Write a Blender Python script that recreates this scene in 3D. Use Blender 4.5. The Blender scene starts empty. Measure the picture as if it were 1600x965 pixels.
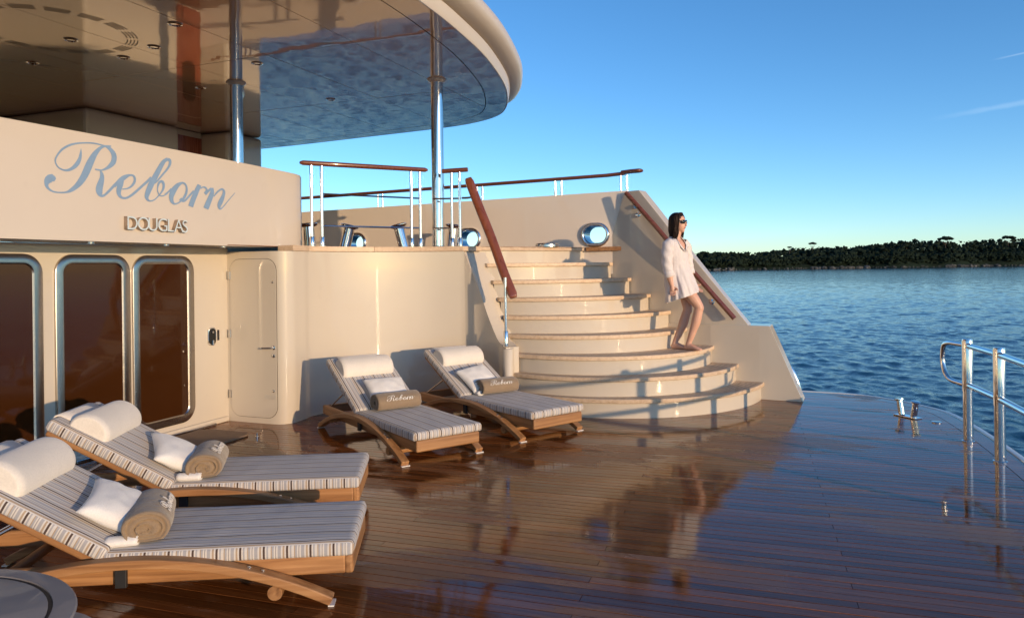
import bpy, bmesh, math, random
import numpy as np
from mathutils import Vector, Matrix, noise as mnoise
random.seed(7); RNG = np.random.default_rng(11)
R = math.radians; PI = math.pi
scene = bpy.context.scene; C = scene.collection

# ------------------------------------------------------------------ camera
# ship axes: +X aft, +Y starboard, +Z up, lower deck at z = 0
YAW = R(21.4); EYE = 1.55
cam_d = bpy.data.cameras.new('camera'); cam = bpy.data.objects.new('camera', cam_d); C.objects.link(cam)
cam_d.sensor_width = 36; cam_d.lens = 36 * 1150 / 1600
cam_d.shift_y = -65.0 / 1600; cam_d.clip_start = 0.05; cam_d.clip_end = 40000
cam.matrix_world = (Matrix.Translation((0, 0, EYE)) @ Matrix.Rotation(YAW, 4, 'Z')
                    @ Matrix.Rotation(R(90), 4, 'X') @ Matrix.Rotation(-0.012, 4, 'Z'))
scene.camera = cam
# ------------------------------------------------------------------ sky, sun, exposure
SUN_EL = R(6.8); SUN_PHI = R(29)          # low sun, aft and to port
world = bpy.data.worlds.new('World'); scene.world = world; world.use_nodes = True
wn = world.node_tree; wn.nodes.clear()
w_out = wn.nodes.new('ShaderNodeOutputWorld'); w_bg = wn.nodes.new('ShaderNodeBackground')
w_sky = wn.nodes.new('ShaderNodeTexSky'); w_sky.sky_type = 'NISHITA'; w_sky.sun_disc = False
w_sky.sun_elevation = SUN_EL; w_sky.sun_rotation = R(90) + SUN_PHI
w_sky.altitude = 0; w_sky.air_density = 0.70; w_sky.dust_density = 0.2; w_sky.ozone_density = 2.3
w_hsv = wn.nodes.new('ShaderNodeHueSaturation'); w_hsv.inputs['Saturation'].default_value = 1.12
w_tint = wn.nodes.new('ShaderNodeMixRGB'); w_tint.blend_type = 'MULTIPLY'; w_tint.inputs[0].default_value = 1.0; w_tint.inputs[2].default_value = (0.95, 1.0, 1.05, 1)
wn.links.new(w_sky.outputs[0], w_tint.inputs[1]); wn.links.new(w_tint.outputs[0], w_hsv.inputs['Color'])
# two thin high cirrus streaks, fixed in the sky by direction
def cirrus(prev, d1, d2, width, amount, grain):
    d1 = Vector(d1).normalized(); d2 = Vector(d2).normalized(); nrm = d1.cross(d2).normalized(); e = (d2 - d1).normalized()
    tc = wn.nodes.new('ShaderNodeTexCoord'); nz = wn.nodes.new('ShaderNodeTexNoise'); nz.inputs['Scale'].default_value = grain; nz.inputs['Detail'].default_value = 5
    wn.links.new(tc.outputs['Generated'], nz.inputs['Vector'])
    def dot(v):
        n = wn.nodes.new('ShaderNodeVectorMath'); n.operation = 'DOT_PRODUCT'; n.inputs[1].default_value = v; wn.links.new(tc.outputs['Generated'], n.inputs[0]); return n.outputs['Value']
    def mth(op, a, b=0.0):
        n = wn.nodes.new('ShaderNodeMath'); n.operation = op
        for k, q in ((0, a), (1, b)):
            if isinstance(q, (int, float)): n.inputs[k].default_value = q
            else: wn.links.new(q, n.inputs[k])
        return n.outputs[0]
    def mr(v, a, b, c, d):
        n = wn.nodes.new('ShaderNodeMapRange'); n.interpolation_type = 'SMOOTHSTEP'; wn.links.new(v, n.inputs[0])
        for k, q in enumerate((a, b, c, d)): n.inputs[k + 1].default_value = q
        return n.outputs[0]
    s = mth('ADD', mth('ABSOLUTE', dot(nrm)), mth('MULTIPLY', mth('SUBTRACT', nz.outputs[0], 0.5), width * 1.6))
    u = dot(e); u0 = d1.dot(e); L = (d2 - d1).length
    m = mth('MULTIPLY', mr(s, 0.0, width, 1.0, 0.0), mth('MULTIPLY', mr(u, u0 - L * .25, u0 + L * .8, 0.0, 1.0), mr(u, u0 + L * 2.5, u0 + L * 4, 1.0, 0.0)))
    mx = wn.nodes.new('ShaderNodeMixRGB'); mx.inputs[2].default_value = (4.6, 5.2, 5.4, 1); wn.links.new(mth('MULTIPLY', m, amount), mx.inputs[0]); wn.links.new(prev, mx.inputs[1]); return mx.outputs[0]
w_c = cirrus(w_hsv.outputs[0], (0.153, 0.974, 0.1668), (0.2303, 0.9574, 0.174), 0.004, 0.085, 26)
w_c = cirrus(w_c, (0.203, 0.9534, 0.2231), (0.2283, 0.9471, 0.2256), 0.0015, 0.12, 40)
wn.links.new(w_c, w_bg.inputs[0])
w_bg.inputs[1].default_value = 0.15
wn.links.new(w_bg.outputs[0], w_out.inputs[0])
sun_d = bpy.data.lights.new('sun', 'SUN'); sun = bpy.data.objects.new('sun', sun_d); C.objects.link(sun)
sun_d.energy = 2.0; sun_d.angle = R(0.6); sun_d.color = (1.0, 0.70, 0.42)
sdir = Vector((math.cos(SUN_EL) * math.cos(SUN_PHI), -math.cos(SUN_EL) * math.sin(SUN_PHI), math.sin(SUN_EL)))
sun.rotation_euler = sdir.to_track_quat('Z', 'Y').to_euler(); sun.location = (40, -20, 12)
vs = scene.view_settings; vs.view_transform = 'Standard'; vs.look = 'None'; vs.exposure = 0.86; vs.gamma = 1.0; vs.use_curve_mapping = False

# ------------------------------------------------------------------ materials
MATS = {}
class NT:
    def __init__(s, name):
        s.m = bpy.data.materials.new(name); s.m.use_nodes = True
        s.t = s.m.node_tree; s.n = s.t.nodes; s.b = s.n['Principled BSDF']; MATS[name] = s.m
    def add(s, typ, **kw):
        n = s.n.new('ShaderNode' + typ)
        for k, v in kw.items():
            if k.startswith('i_'):
                key = k[2:]; key = int(key) if key.isdigit() else key.replace('_', ' ')
                n.inputs[key].default_value = v
            else: setattr(n, k, v)
        return n
    def link(s, a, b): s.t.links.new(a, b)
    def set(s, **kw):
        for k, v in kw.items():
            key = k.replace('_', ' ')
            if isinstance(v, bpy.types.NodeSocket): s.link(v, s.b.inputs[key])
            else: s.b.inputs[key].default_value = v
    def coord(s, which='Object', scale=(1, 1, 1), rot=(0, 0, 0)):
        tc = s.add('TexCoord'); mp = s.add('Mapping')
        mp.inputs['Scale'].default_value = scale; mp.inputs['Rotation'].default_value = rot
        s.link(tc.outputs[which], mp.inputs[0]); return mp.outputs[0]
    def noise(s, vec, scale, detail=4, rough=0.55, dist=0.0):
        n = s.add('TexNoise', i_Scale=scale, i_Detail=detail, i_Roughness=rough, i_Distortion=dist)
        if vec is not None: s.link(vec, n.inputs['Vector'])
        return n.outputs[0]
    def ramp(s, fac, stops, interp='LINEAR'):
        r = s.add('ValToRGB'); cr = r.color_ramp; cr.interpolation = interp
        while len(cr.elements) > 1: cr.elements.remove(cr.elements[-1])
        for i, (p, c) in enumerate(stops):
            e = cr.elements[0] if i == 0 else cr.elements.new(p)
            e.position = p; e.color = (*c, 1) if len(c) == 3 else c
        s.link(fac, r.inputs[0]); return r.outputs[0]
    def maprange(s, v, a, b, c, d):
        n = s.add('MapRange', i_1=a, i_2=b, i_3=c, i_4=d); s.link(v, n.inputs[0]); return n.outputs[0]
    def bump(s, h, strength=0.3, dist=0.01):
        b = s.add('Bump', i_Strength=strength, i_Distance=dist); s.link(h, b.inputs['Height'])
        s.link(b.outputs[0], s.b.inputs['Normal']); return b
    def math(s, op, a, b=None):
        n = s.add('Math', operation=op)
        for i, v in enumerate((a, b)):
            if v is None: continue
            if isinstance(v, bpy.types.NodeSocket): s.link(v, n.inputs[i])
            else: n.inputs[i].default_value = v
        return n.outputs[0]
    def mix(s, fac, a, b):
        n = s.add('MixRGB')
        for i, v in zip((0, 1, 2), (fac, a, b)):
            if isinstance(v, bpy.types.NodeSocket): s.link(v, n.inputs[i])
            else: n.inputs[i].default_value = v if i == 0 else (*v, 1)
        return n.outputs[0]

def paint(name, col, rough=0.3, coat=0.6, wob=0.02):
    t = NT(name); v = t.coord()
    n = t.noise(v, 1.3, 5); n2 = t.noise(v, 9, 6)
    c = t.mix(t.maprange(n, 0.3, 0.7, 0, 0.5), col, tuple(x * 0.93 for x in col))
    c = t.mix(t.maprange(n2, 0.62, 0.8, 0, 0.25), c, tuple(x * 0.82 for x in col))
    t.set(Base_Color=c, Roughness=t.maprange(n2, 0.3, 0.7, rough - .05, rough + .07), Coat_Weight=coat, Coat_Roughness=0.035, Specular_IOR_Level=0.12)
    if wob: t.bump(t.noise(v, 2.2, 1), wob, 0.02)
    return t.m
paint('cream_paint', (0.59, 0.525, 0.43), 0.5, 0.8, 0.04)
paint('cream_fascia', (0.63, 0.56, 0.475), 0.5, 0.35, 0.03)
paint('bulwark_lit_cream', (0.79, 0.695, 0.59), 0.5, 0.6, 0.03)  # same cream paint, lightened to stand in for stronger sun on the bulwark
paint('white_paint', (0.78, 0.75, 0.70), 0.3, 0.5)
paint('table_grey', (0.27, 0.25, 0.24), 0.45, 0.2)

def ceiling_mat():
    t = NT('ceiling_lacquer'); v = t.coord('Object')
    t.set(Base_Color=(0.56, 0.43, 0.32, 1), Roughness=0.12, Coat_Weight=1.0, Coat_Roughness=0.015, Coat_IOR=2.4, Coat_Tint=(1, .90, .79, 1), Specular_IOR_Level=0.6)
    n = t.noise(v, 1.7, 1, 0.4); n2 = t.noise(v, 7, 1, 0.4)
    h = t.math('ADD', n, t.math('MULTIPLY', n2, 0.10))
    b = t.bump(h, 0.055, 0.05); t.link(b.outputs[0], t.b.inputs['Coat Normal'])
ceiling_mat()
def simple(name, col, rough=0.5, metal=0.0, **kw):
    t = NT(name); v = t.coord()
    n = t.noise(v, 14, 5)
    c = t.mix(t.maprange(n, 0.3, 0.75, 0, 0.6), col, tuple(x * 0.8 for x in col))
    t.set(Base_Color=c, Metallic=metal, Roughness=t.maprange(n, 0.25, 0.75, max(rough - .03, .01), rough + .04), **kw)
    return t
simple('chrome', (0.80, 0.79, 0.77), 0.075, 1.0)
simple('steel', (0.62, 0.61, 0.60), 0.22, 1.0)
simple('frame_steel', (0.46, 0.42, 0.38), 0.24, 1.0)
simple('vent_brown', (0.16, 0.115, 0.08), 0.5)
simple('letter_side_shade', (0.36, 0.27, 0.20), 0.5)  # brown shadow on the letter sides, put into their colour
simple('black_rubber', (0.02, 0.02, 0.022), 0.6)
simple('dark_gap', (0.012, 0.010, 0.009), 0.8)
simple('name_blue', (0.24, 0.36, 0.52), 0.4)
simple('embroidery', (0.85, 0.80, 0.72), 0.8)
simple('letter_sky_face', (0.60, 0.70, 0.73), 0.4, 0.0)  # pale blue base colour stands in for sky reflected in the metal letters
simple('screen_black', (0.01, 0.012, 0.012), 0.1)
simple('plaque', (0.55, 0.5, 0.42), 0.4)
simple('lens_black', (0.008, 0.007, 0.006), 0.06)
simple('lips', (0.48, 0.14, 0.11), 0.4)
simple('mat_brown', (0.25, 0.165, 0.10), 0.9)
simple('light_lens', (0.75, 0.72, 0.66), 0.2)

t = NT('tinted_glass'); v = t.coord()
t.set(Base_Color=t.mix(t.noise(v, .8, 2), (0.050, 0.0165, 0.0045), (0.032, 0.0105, 0.003)), Roughness=0.05, Coat_Weight=0.25, Coat_Roughness=0.01, Specular_IOR_Level=0.25)
t.bump(t.noise(v, 1.4, 1), 0.035, 0.03)

def wood(name, c1, c2, c3, axis='X', rough=0.45, coat=0.0, scale=1.0, bump=0.15):
    t = NT(name)
    sc = {'X': (1.2, 28, 28), 'Y': (28, 1.2, 28), 'Z': (28, 28, 1.2)}[axis]
    v = t.coord('Object', tuple(x * scale for x in sc))
    oi = t.add('ObjectInfo')
    vm = t.add('VectorMath', operation='ADD'); t.link(v, vm.inputs[0])
    cx = t.add('CombineXYZ'); rnd = t.math('MULTIPLY', oi.outputs['Random'], 40.0)
    for i in range(3): t.link(rnd, cx.inputs[i])
    t.link(cx.outputs[0], vm.inputs[1])
    n = t.noise(vm.outputs[0], 1.0, 6, 0.62, 0.6)
    c = t.ramp(n, [(0.28, c1), (0.5, c2), (0.75, c3)])
    tone = t.maprange(oi.outputs['Random'], 0, 1, 0.85, 1.15)
    mul = t.add('MixRGB', blend_type='MULTIPLY', i_Fac=1.0); t.link(c, mul.inputs[1])
    cc = t.add('CombineXYZ')
    for i in range(3): t.link(tone, cc.inputs[i])
    t.link(cc.outputs[0], mul.inputs[2])
    t.set(Base_Color=mul.outputs[0], Roughness=t.maprange(n, 0.3, 0.7, rough - 0.08, rough + 0.1), Coat_Weight=coat, Coat_Roughness=0.08)
    t.bump(n, bump, 0.004)
    return t
wood('teak', (0.19, 0.085, 0.032), (0.36, 0.175, 0.068), (0.50, 0.27, 0.115), 'X', 0.5)
wood('teak_y', (0.19, 0.085, 0.032), (0.36, 0.175, 0.068), (0.50, 0.27, 0.115), 'Y', 0.5)
wood('teak_pale', (0.50, 0.35, 0.22), (0.63, 0.47, 0.32), (0.72, 0.56, 0.40), 'Y', 0.55)
wood('varnish', (0.15, 0.040, 0.018), (0.19, 0.053, 0.023), (0.23, 0.070, 0.030), 'X', 0.3, 0.9)
wood('varnish_z', (0.15, 0.040, 0.018), (0.19, 0.053, 0.023), (0.23, 0.070, 0.030), 'Z', 0.3, 0.9, 0.5, 0.05)
wood('varnish_red', (0.13, 0.03, 0.014), (0.22, 0.052, 0.022), (0.28, 0.075, 0.03), 'Z', 0.3, 0.6)

def deck_mat():
    t = NT('deck_teak'); tc = t.add('TexCoord'); geo = t.add('NewGeometry'); oi = t.add('ObjectInfo')
    mp = t.add('Mapping'); mp.inputs['Scale'].default_value = (1.0, 34, 34); mp.inputs['Rotation'].default_value = (0, 0, R(-3.5))
    t.link(geo.outputs['Position'], mp.inputs[0])
    n = t.noise(mp.outputs[0], 1.6, 6, 0.62, 0.4)
    c = t.ramp(n, [(0.25, (0.110, 0.034, 0.009)), (0.5, (0.200, 0.064, 0.017)), (0.78, (0.285, 0.103, 0.030))])
    tone = t.maprange(oi.outputs['Random'], 0, 1, 0.62, 1.32)
    cc = t.add('CombineXYZ')
    for i in range(3): t.link(tone, cc.inputs[i])
    mul = t.add('MixRGB', blend_type='MULTIPLY', i_Fac=1.0); t.link(c, mul.inputs[1]); t.link(cc.outputs[0], mul.inputs[2])
    # drying patches: paler dull teak with rough surface, elsewhere a water film
    mp2 = t.add('Mapping'); mp2.inputs['Scale'].default_value = (0.55, 1.25, 1); mp2.inputs['Rotation'].default_value = (0, 0, R(-3.5))
    t.link(geo.outputs['Position'], mp2.inputs[0])
    big = t.noise(mp2.outputs[0], 0.95, 5, 0.6, 0.5)
    rp = t.maprange(oi.outputs['Random'], 0, 1, -0.035, 0.035)
    dry = t.maprange(t.math('ADD', big, rp), 0.535, 0.575, 0.0, 1.0)
    col = t.mix(t.math('MULTIPLY', dry, 0.30), mul.outputs[0], (0.27, 0.13, 0.066))
    fine = t.noise(mp.outputs[0], 4.0, 4, 0.6)
    mp3 = t.add('Mapping'); mp3.inputs['Scale'].default_value = (1.0, 2.6, 1); t.link(geo.outputs['Position'], mp3.inputs[0])
    soft = t.noise(mp3.outputs[0], 1.5, 3, 0.5)
    wet_r = t.maprange(soft, 0.35, 0.68, 0.022, 0.10)
    r = t.add('MapRange', i_1=0.0, i_2=1.0); t.link(dry, r.inputs[0]); t.link(wet_r, r.inputs[3]); r.inputs[4].default_value = 0.30
    t.set(Base_Color=col, Roughness=r.outputs[0], IOR=1.37, Specular_IOR_Level=0.55)
    hb = t.math('MULTIPLY', fine, 0.5)
    b1 = t.add('Bump', i_Strength=0.10, i_Distance=0.002); t.link(hb, b1.inputs['Height'])
    b2 = t.add('Bump', i_Strength=0.045, i_Distance=0.05); t.link(soft, b2.inputs['Height']); t.link(b1.outputs[0], b2.inputs['Normal'])
    t.link(b2.outputs[0], t.b.inputs['Normal'])
deck_mat()

def stripes(name, axis):
    t = NT(name); tc = t.add('TexCoord'); sp = t.add('SeparateXYZ'); t.link(tc.outputs['Object'], sp.inputs[0])
    nz = t.noise(t.coord('Object', (1, 1, 1)), 9, 2)
    u = t.math('ADD', sp.outputs[axis], t.math('MULTIPLY', nz, 0.002))
    f = t.math('FRACT', t.math('ADD', t.math('DIVIDE', u, 0.106), 10.35))
    W = (0.60, 0.565, 0.52); G = (0.36, 0.355, 0.37); T = (0.40, 0.30, 0.21); B = (0.075, 0.045, 0.035); P = (0.60, 0.52, 0.42); S = (0.30, 0.27, 0.26)
    c = t.ramp(f, [(0.0, B), (0.09, W), (0.16, T), (0.24, W), (0.31, G), (0.45, W), (0.52, S), (0.56, W), (0.62, G), (0.70, T), (0.75, W), (0.86, G), (0.93, W)], 'CONSTANT')
    wv = t.noise(t.coord('Object', (260, 260, 260)), 1.0, 2)
    t.set(Base_Color=c, Roughness=0.85, Sheen_Weight=0.15)
    big = t.noise(t.coord('Object'), 5.0, 2)
    t.bump(t.math('ADD', t.math('MULTIPLY', wv, 0.06), big), 0.35, 0.02)
stripes('stripe_top', 'Y'); stripes('stripe_side', 'X')

def terry(name, col, sc=260, strength=0.6, big=10):
    t = NT(name); v = t.coord()
    n = t.noise(v, sc, 2); n2 = t.noise(v, big, 3, 0.5, 0.5)
    c = t.mix(t.maprange(n2, 0.3, 0.7, 0, 0.35), col, tuple(x * 0.78 for x in col))
    c = t.mix(t.maprange(n, 0.35, 0.7, 0, 0.3), c, tuple(x * 0.7 for x in col))
    t.set(Base_Color=c, Roughness=0.95, Sheen_Weight=0.3, Sheen_Roughness=0.5)
    t.bump(t.math('ADD', t.math('MULTIPLY', n, 0.25), n2), strength, 0.012)
terry('bolster_white', (0.80, 0.74, 0.65), 120, 0.15, 6)
terry('pillow_white', (0.82, 0.80, 0.76), 160, 0.35, 9)
terry('towel_taupe', (0.285, 0.205, 0.13), 190, 0.8, 14)
terry('linen', (0.80, 0.73, 0.69), 420, 0.22, 30)

t = NT('skin'); v = t.coord()
n = t.noise(v, 12, 4)
t.set(Base_Color=t.mix(n, (0.64, 0.36, 0.245), (0.70, 0.40, 0.28)), Roughness=0.48, Subsurface_Weight=0.12, Subsurface_Radius=(0.02, 0.008, 0.004))
t = NT('hair'); v = t.coord('Object', (60, 60, 6))
n = t.noise(v, 1.0, 4)
t.set(Base_Color=t.mix(n, (0.012, 0.006, 0.004), (0.035, 0.016, 0.009)), Roughness=0.55, Specular_IOR_Level=0.25)

def sea_mat():
    t = NT('sea_water'); geo = t.add('NewGeometry')
    mp = t.add('Mapping'); mp.inputs['Scale'].default_value = (1, 0.6, 1); mp.inputs['Rotation'].default_value = (0, 0, R(35)); t.link(geo.outputs['Position'], mp.inputs[0])
    n1 = t.noise(mp.outputs[0], 2.4, 7, 0.66, 0.3); n2 = t.noise(mp.outputs[0], 0.16, 5, 0.6)
    t.set(Base_Color=t.mix(n2, (0.004, 0.052, 0.092), (0.006, 0.064, 0.108)), Roughness=0.06, IOR=1.333, Specular_IOR_Level=0.5)
    b1 = t.add('Bump', i_Strength=0.7, i_Distance=0.08); t.link(n1, b1.inputs['Height'])
    b2 = t.add('Bump', i_Strength=0.06, i_Distance=0.6); t.link(n2, b2.inputs['Height']); t.link(b1.outputs[0], b2.inputs['Normal'])
    t.link(b2.outputs[0], t.b.inputs['Normal'])
sea_mat()
t = NT('foliage'); geo = t.add('NewGeometry')
n = t.noise(geo.outputs['Position'], 0.35, 5, 0.7); n2 = t.noise(geo.outputs['Position'], 0.05, 3)
c = t.ramp(n, [(0.3, (0.007, 0.012, 0.008)), (0.55, (0.014, 0.023, 0.013)), (0.75, (0.030, 0.042, 0.022))])
t.set(Base_Color=t.mix(t.maprange(n2, .35, .65, 0, .5), c, (0.016, 0.029, 0.021)), Roughness=0.9, Specular_IOR_Level=0.1)
t = NT('shore_rock'); geo = t.add('NewGeometry')
n = t.noise(geo.outputs['Position'], 0.25, 6, 0.7)
t.set(Base_Color=t.ramp(n, [(0.4, (0.035, 0.038, 0.035)), (0.55, (0.11, 0.11, 0.105)), (0.75, (0.26, 0.25, 0.235))]), Roughness=0.9)
simple('bark', (0.07, 0.05, 0.035), 0.9)
simple('hull_paint', (0.72, 0.70, 0.66), 0.25)

# ------------------------------------------------------------------ geometry helpers
class MB:
    def __init__(s): s.v = []; s.f = []; s.mi = []; s.cur = 0
    def add(s, vs, fs):
        o = len(s.v); s.v += [tuple(p) for p in vs]; s.f += [tuple(i + o for i in f) for f in fs]; s.mi += [s.cur] * len(fs); return s
    def box(s, a, b, M=None):
        (x0, y0, z0), (x1, y1, z1) = a, b
        vs = [(x0, y0, z0), (x1, y0, z0), (x1, y1, z0), (x0, y1, z0), (x0, y0, z1), (x1, y0, z1), (x1, y1, z1), (x0, y1, z1)]
        if M is not None: vs = [tuple(M @ Vector(p)) for p in vs]
        return s.add(vs, [(3, 2, 1, 0), (4, 5, 6, 7), (0, 1, 5, 4), (1, 2, 6, 5), (2, 3, 7, 6), (3, 0, 4, 7)])
    def tube(s, pts, r, n=10, cap=True, rads=None):
        pts = [Vector(p) for p in pts]; rings = []
        up = None
        for i, p in enumerate(pts):
            a = pts[max(i - 1, 0)]; b = pts[min(i + 1, len(pts) - 1)]
            t = (b - a).normalized()
            if up is None:
                up = Vector((0, 0, 1)) if abs(t.z) < 0.9 else Vector((1, 0, 0))
            x = t.cross(up).normalized(); y = x.cross(t).normalized(); up = y
            rr = rads[i] if rads else r
            rx, ry = rr if isinstance(rr, tuple) else (rr, rr)
            rings.append([p + x * (rx * math.cos(2 * PI * k / n)) + y * (ry * math.sin(2 * PI * k / n)) for k in range(n)])
        return s.loft(rings, cap)
    def loft(s, rings, cap=True, closed=True):
        n = len(rings[0]); vs = [p for r in rings for p in r]; fs = []
        m = n if closed else n - 1
        for i in range(len(rings) - 1):
            for k in range(m):
                k2 = (k + 1) % n
                fs.append((i * n + k, i * n + k2, (i + 1) * n + k2, (i + 1) * n + k))
        if cap and closed:
            fs.append(tuple(range(n - 1, -1, -1))); o = (len(rings) - 1) * n; fs.append(tuple(o + k for k in range(n)))
        return s.add(vs, fs)
    def prism(s, poly, z0, z1):
        n = len(poly)
        vs = [(p[0], p[1], z0) for p in poly] + [(p[0], p[1], z1) for p in poly]
        fs = [tuple(range(n - 1, -1, -1)), tuple(range(n, 2 * n))] + [(i, (i + 1) % n, n + (i + 1) % n, n + i) for i in range(n)]
        return s.add(vs, fs)
    def lathe(s, prof, n=24, M=None):
        rings = []
        for r, z in prof:
            ring = [Vector((r * math.cos(2 * PI * k / n), r * math.sin(2 * PI * k / n), z)) for k in range(n)]
            if M is not None: ring = [M @ p for p in ring]
            rings.append(ring)
        return s.loft(rings, True)
    def sheet(s, grid):
        h = len(grid); w = len(grid[0])
        return s.add([p for r in grid for p in r], [(i * w + k, i * w + k + 1, (i + 1) * w + k + 1, (i + 1) * w + k) for i in range(h - 1) for k in range(w - 1)])
    def build(s, name, mat, parent=None, smooth=False, bevel=0, seg=2, angle=35, solid=0, subsurf=0, loc=None, fix=True):
        me = bpy.data.meshes.new(name); me.from_pydata([tuple(p) for p in s.v], [], s.f)
        mats = mat if isinstance(mat, (list, tuple)) else [mat]
        for m in mats: me.materials.append(MATS[m])
        if len(mats) > 1: me.polygons.foreach_set('material_index', s.mi)
        if fix:
            bm = bmesh.new(); bm.from_mesh(me); bmesh.ops.recalc_face_normals(bm, faces=bm.faces); bm.to_mesh(me); bm.free()
        o = bpy.data.objects.new(name, me); C.objects.link(o)
        if parent is not None: o.parent = parent
        if loc is not None: o.location = loc
        if solid:
            m = o.modifiers.new('solid', 'SOLIDIFY'); m.thickness = solid; m.offset = 0
        if bevel:
            m = o.modifiers.new('bevel', 'BEVEL'); m.width = bevel; m.segments = seg; m.limit_method = 'ANGLE'; m.angle_limit = R(angle)
        if subsurf:
            m = o.modifiers.new('sub', 'SUBSURF'); m.levels = subsurf; m.render_levels = subsurf
        if smooth:
            me.polygons.foreach_set('use_smooth', [True] * len(me.polygons))
            if hasattr(me, 'set_sharp_from_angle') and smooth != 'all': me.set_sharp_from_angle(angle=R(40))
        return o
def tag(o, label, cat, group=None):
    o['label'] = label; o['category'] = cat
    if group: o['group'] = group
    return o
def structure(o, label=None):
    o['kind'] = 'structure'
    if label: o['label'] = label
    return o
def stuff(o): o['kind'] = 'stuff'; return o
def thing(name, label, cat, loc=(0, 0, 0), rotz=0, group=None):
    o = bpy.data.objects.new(name, None); C.objects.link(o); o.empty_display_size = 0.2
    o.location = loc; o.rotation_euler = (0, 0, rotz); return tag(o, label, cat, group)
def catmull(P, n=6):
    P = [Vector(p) for p in P]; out = []
    for i in range(len(P) - 1):
        p0 = P[max(i - 1, 0)]; p1 = P[i]; p2 = P[i + 1]; p3 = P[min(i + 2, len(P) - 1)]
        for k in range(n):
            u = k / n
            out.append(0.5 * (2 * p1 + (p2 - p0) * u + (2 * p0 - 5 * p1 + 4 * p2 - p3) * u * u + (3 * p1 - p0 - 3 * p2 + p3) * u ** 3))
    out.append(P[-1]); return out
def arc3(a, b, c, n=22):
    (ax, ay), (bx, by), (cx, cy) = a, b, c
    d = 2 * (ax * (by - cy) + bx * (cy - ay) + cx * (ay - by))
    ux = ((ax * ax + ay * ay) * (by - cy) + (bx * bx + by * by) * (cy - ay) + (cx * cx + cy * cy) * (ay - by)) / d
    uy = ((ax * ax + ay * ay) * (cx - bx) + (bx * bx + by * by) * (ax - cx) + (cx * cx + cy * cy) * (bx - ax)) / d
    r = math.hypot(ax - ux, ay - uy); t0 = math.atan2(ay - uy, ax - ux); t1 = math.atan2(cy - uy, cx - ux); tb = math.atan2(by - uy, bx - ux)
    while t1 < t0: t1 += 2 * PI
    while tb < t0: tb += 2 * PI
    if tb > t1: t1 -= 2 * PI
    return [(ux + r * math.cos(t0 + (t1 - t0) * k / n), uy + r * math.sin(t0 + (t1 - t0) * k / n)) for k in range(n + 1)], (ux, uy)
def offset_path(path, d):
    out = []
    for i, p in enumerate(path):
        a = path[max(i - 1, 0)]; b = path[min(i + 1, len(path) - 1)]
        tx, ty = b[0] - a[0], b[1] - a[1]; l = math.hypot(tx, ty) or 1
        out.append((p[0] - ty / l * d, p[1] + tx / l * d))
    return out
def wall_solid(mb, path, d, z0, z1):
    """closed wall following a path, thickness d to the left; z1 number or list"""
    q = offset_path(path, d); zz = z1 if isinstance(z1, list) else [z1] * len(path)
    rings = [[(p[0], p[1], z0), (o[0], o[1], z0), (o[0], o[1], z), (p[0], p[1], z)] for p, o, z in zip(path, q, zz)]
    return mb.loft(rings, True)
def clip_poly(poly, a, b, c):
    """keep a*x+b*y<=c"""
    out = []
    for i in range(len(poly)):
        p, q = poly[i], poly[(i + 1) % len(poly)]
        dp = a * p[0] + b * p[1] - c; dq = a * q[0] + b * q[1] - c
        if dp <= 0: out.append(p)
        if (dp < 0 < dq) or (dq < 0 < dp):
            u = dp / (dp - dq); out.append((p[0] + (q[0] - p[0]) * u, p[1] + (q[1] - p[1]) * u))
    return out
YC = 4.9                                   # ship's centreline
SEA_Z = -2.4
# ================================================================== SETTING
# ---- sea: polar sheet round the ship, waves displaced where the mesh can carry them
def build_sea():
    fw = PI / 2 + YAW
    ang = np.concatenate([np.linspace(fw - R(44), fw + R(44), 480, endpoint=False), np.linspace(fw + R(44), fw + 2 * PI - R(44), 110, endpoint=False)])
    rad = np.concatenate([[3.0], np.geomspace(6.0, 360.0, 860), np.geomspace(400, 16000, 26)])
    A, Rr = np.meshgrid(ang, rad); X = Rr * np.cos(A); Y = Rr * np.sin(A)
    gap = np.gradient(rad)[:, None] * np.ones_like(A)
    Z = np.zeros_like(X); rng = np.random.default_rng(3); Yd = rng.uniform(0, 2 * PI, 60)
    for i in range(60):
        lam = 0.30 * (1.9 / 0.30) ** (i / 59.0) * rng.uniform(0.9, 1.1)
        th = R(205) + rng.normal(0, 0.62)
        amp = 0.0038 * lam ** 0.75
        k = 2 * PI / lam
        Z += amp * np.exp(-(1.7 * gap / lam) ** 2) * np.sin(k * (X * math.cos(th) + Y * math.sin(th)) + Yd[i])
    Z = Z + 0.35 * Z * np.abs(Z) / 0.05
    Z += SEA_Z
    na = len(ang); nr = len(rad)
    me = bpy.data.meshes.new('sea')
    v = np.stack([X, Y, Z], -1).reshape(-1, 3)
    i, k = np.meshgrid(np.arange(nr - 1), np.arange(na), indexing='ij'); k2 = (k + 1) % na
    f = np.stack([i * na + k, (i + 1) * na + k, (i + 1) * na + k2, i * na + k2], -1).reshape(-1, 4)
    me.vertices.add(len(v)); me.vertices.foreach_set('co', v.ravel()); me.loops.add(f.size); me.loops.foreach_set('vertex_index', f.ravel())
    me.polygons.add(len(f)); me.polygons.foreach_set('loop_start', np.arange(len(f)) * 4); me.polygons.foreach_set('loop_total', np.full(len(f), 4))
    me.polygons.foreach_set('use_smooth', np.ones(len(f), bool)); me.update(); me.validate(); me.materials.append(MATS['sea_water'])
    o = bpy.data.objects.new('sea', me); C.objects.link(o); structure(o)
build_sea()

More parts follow.
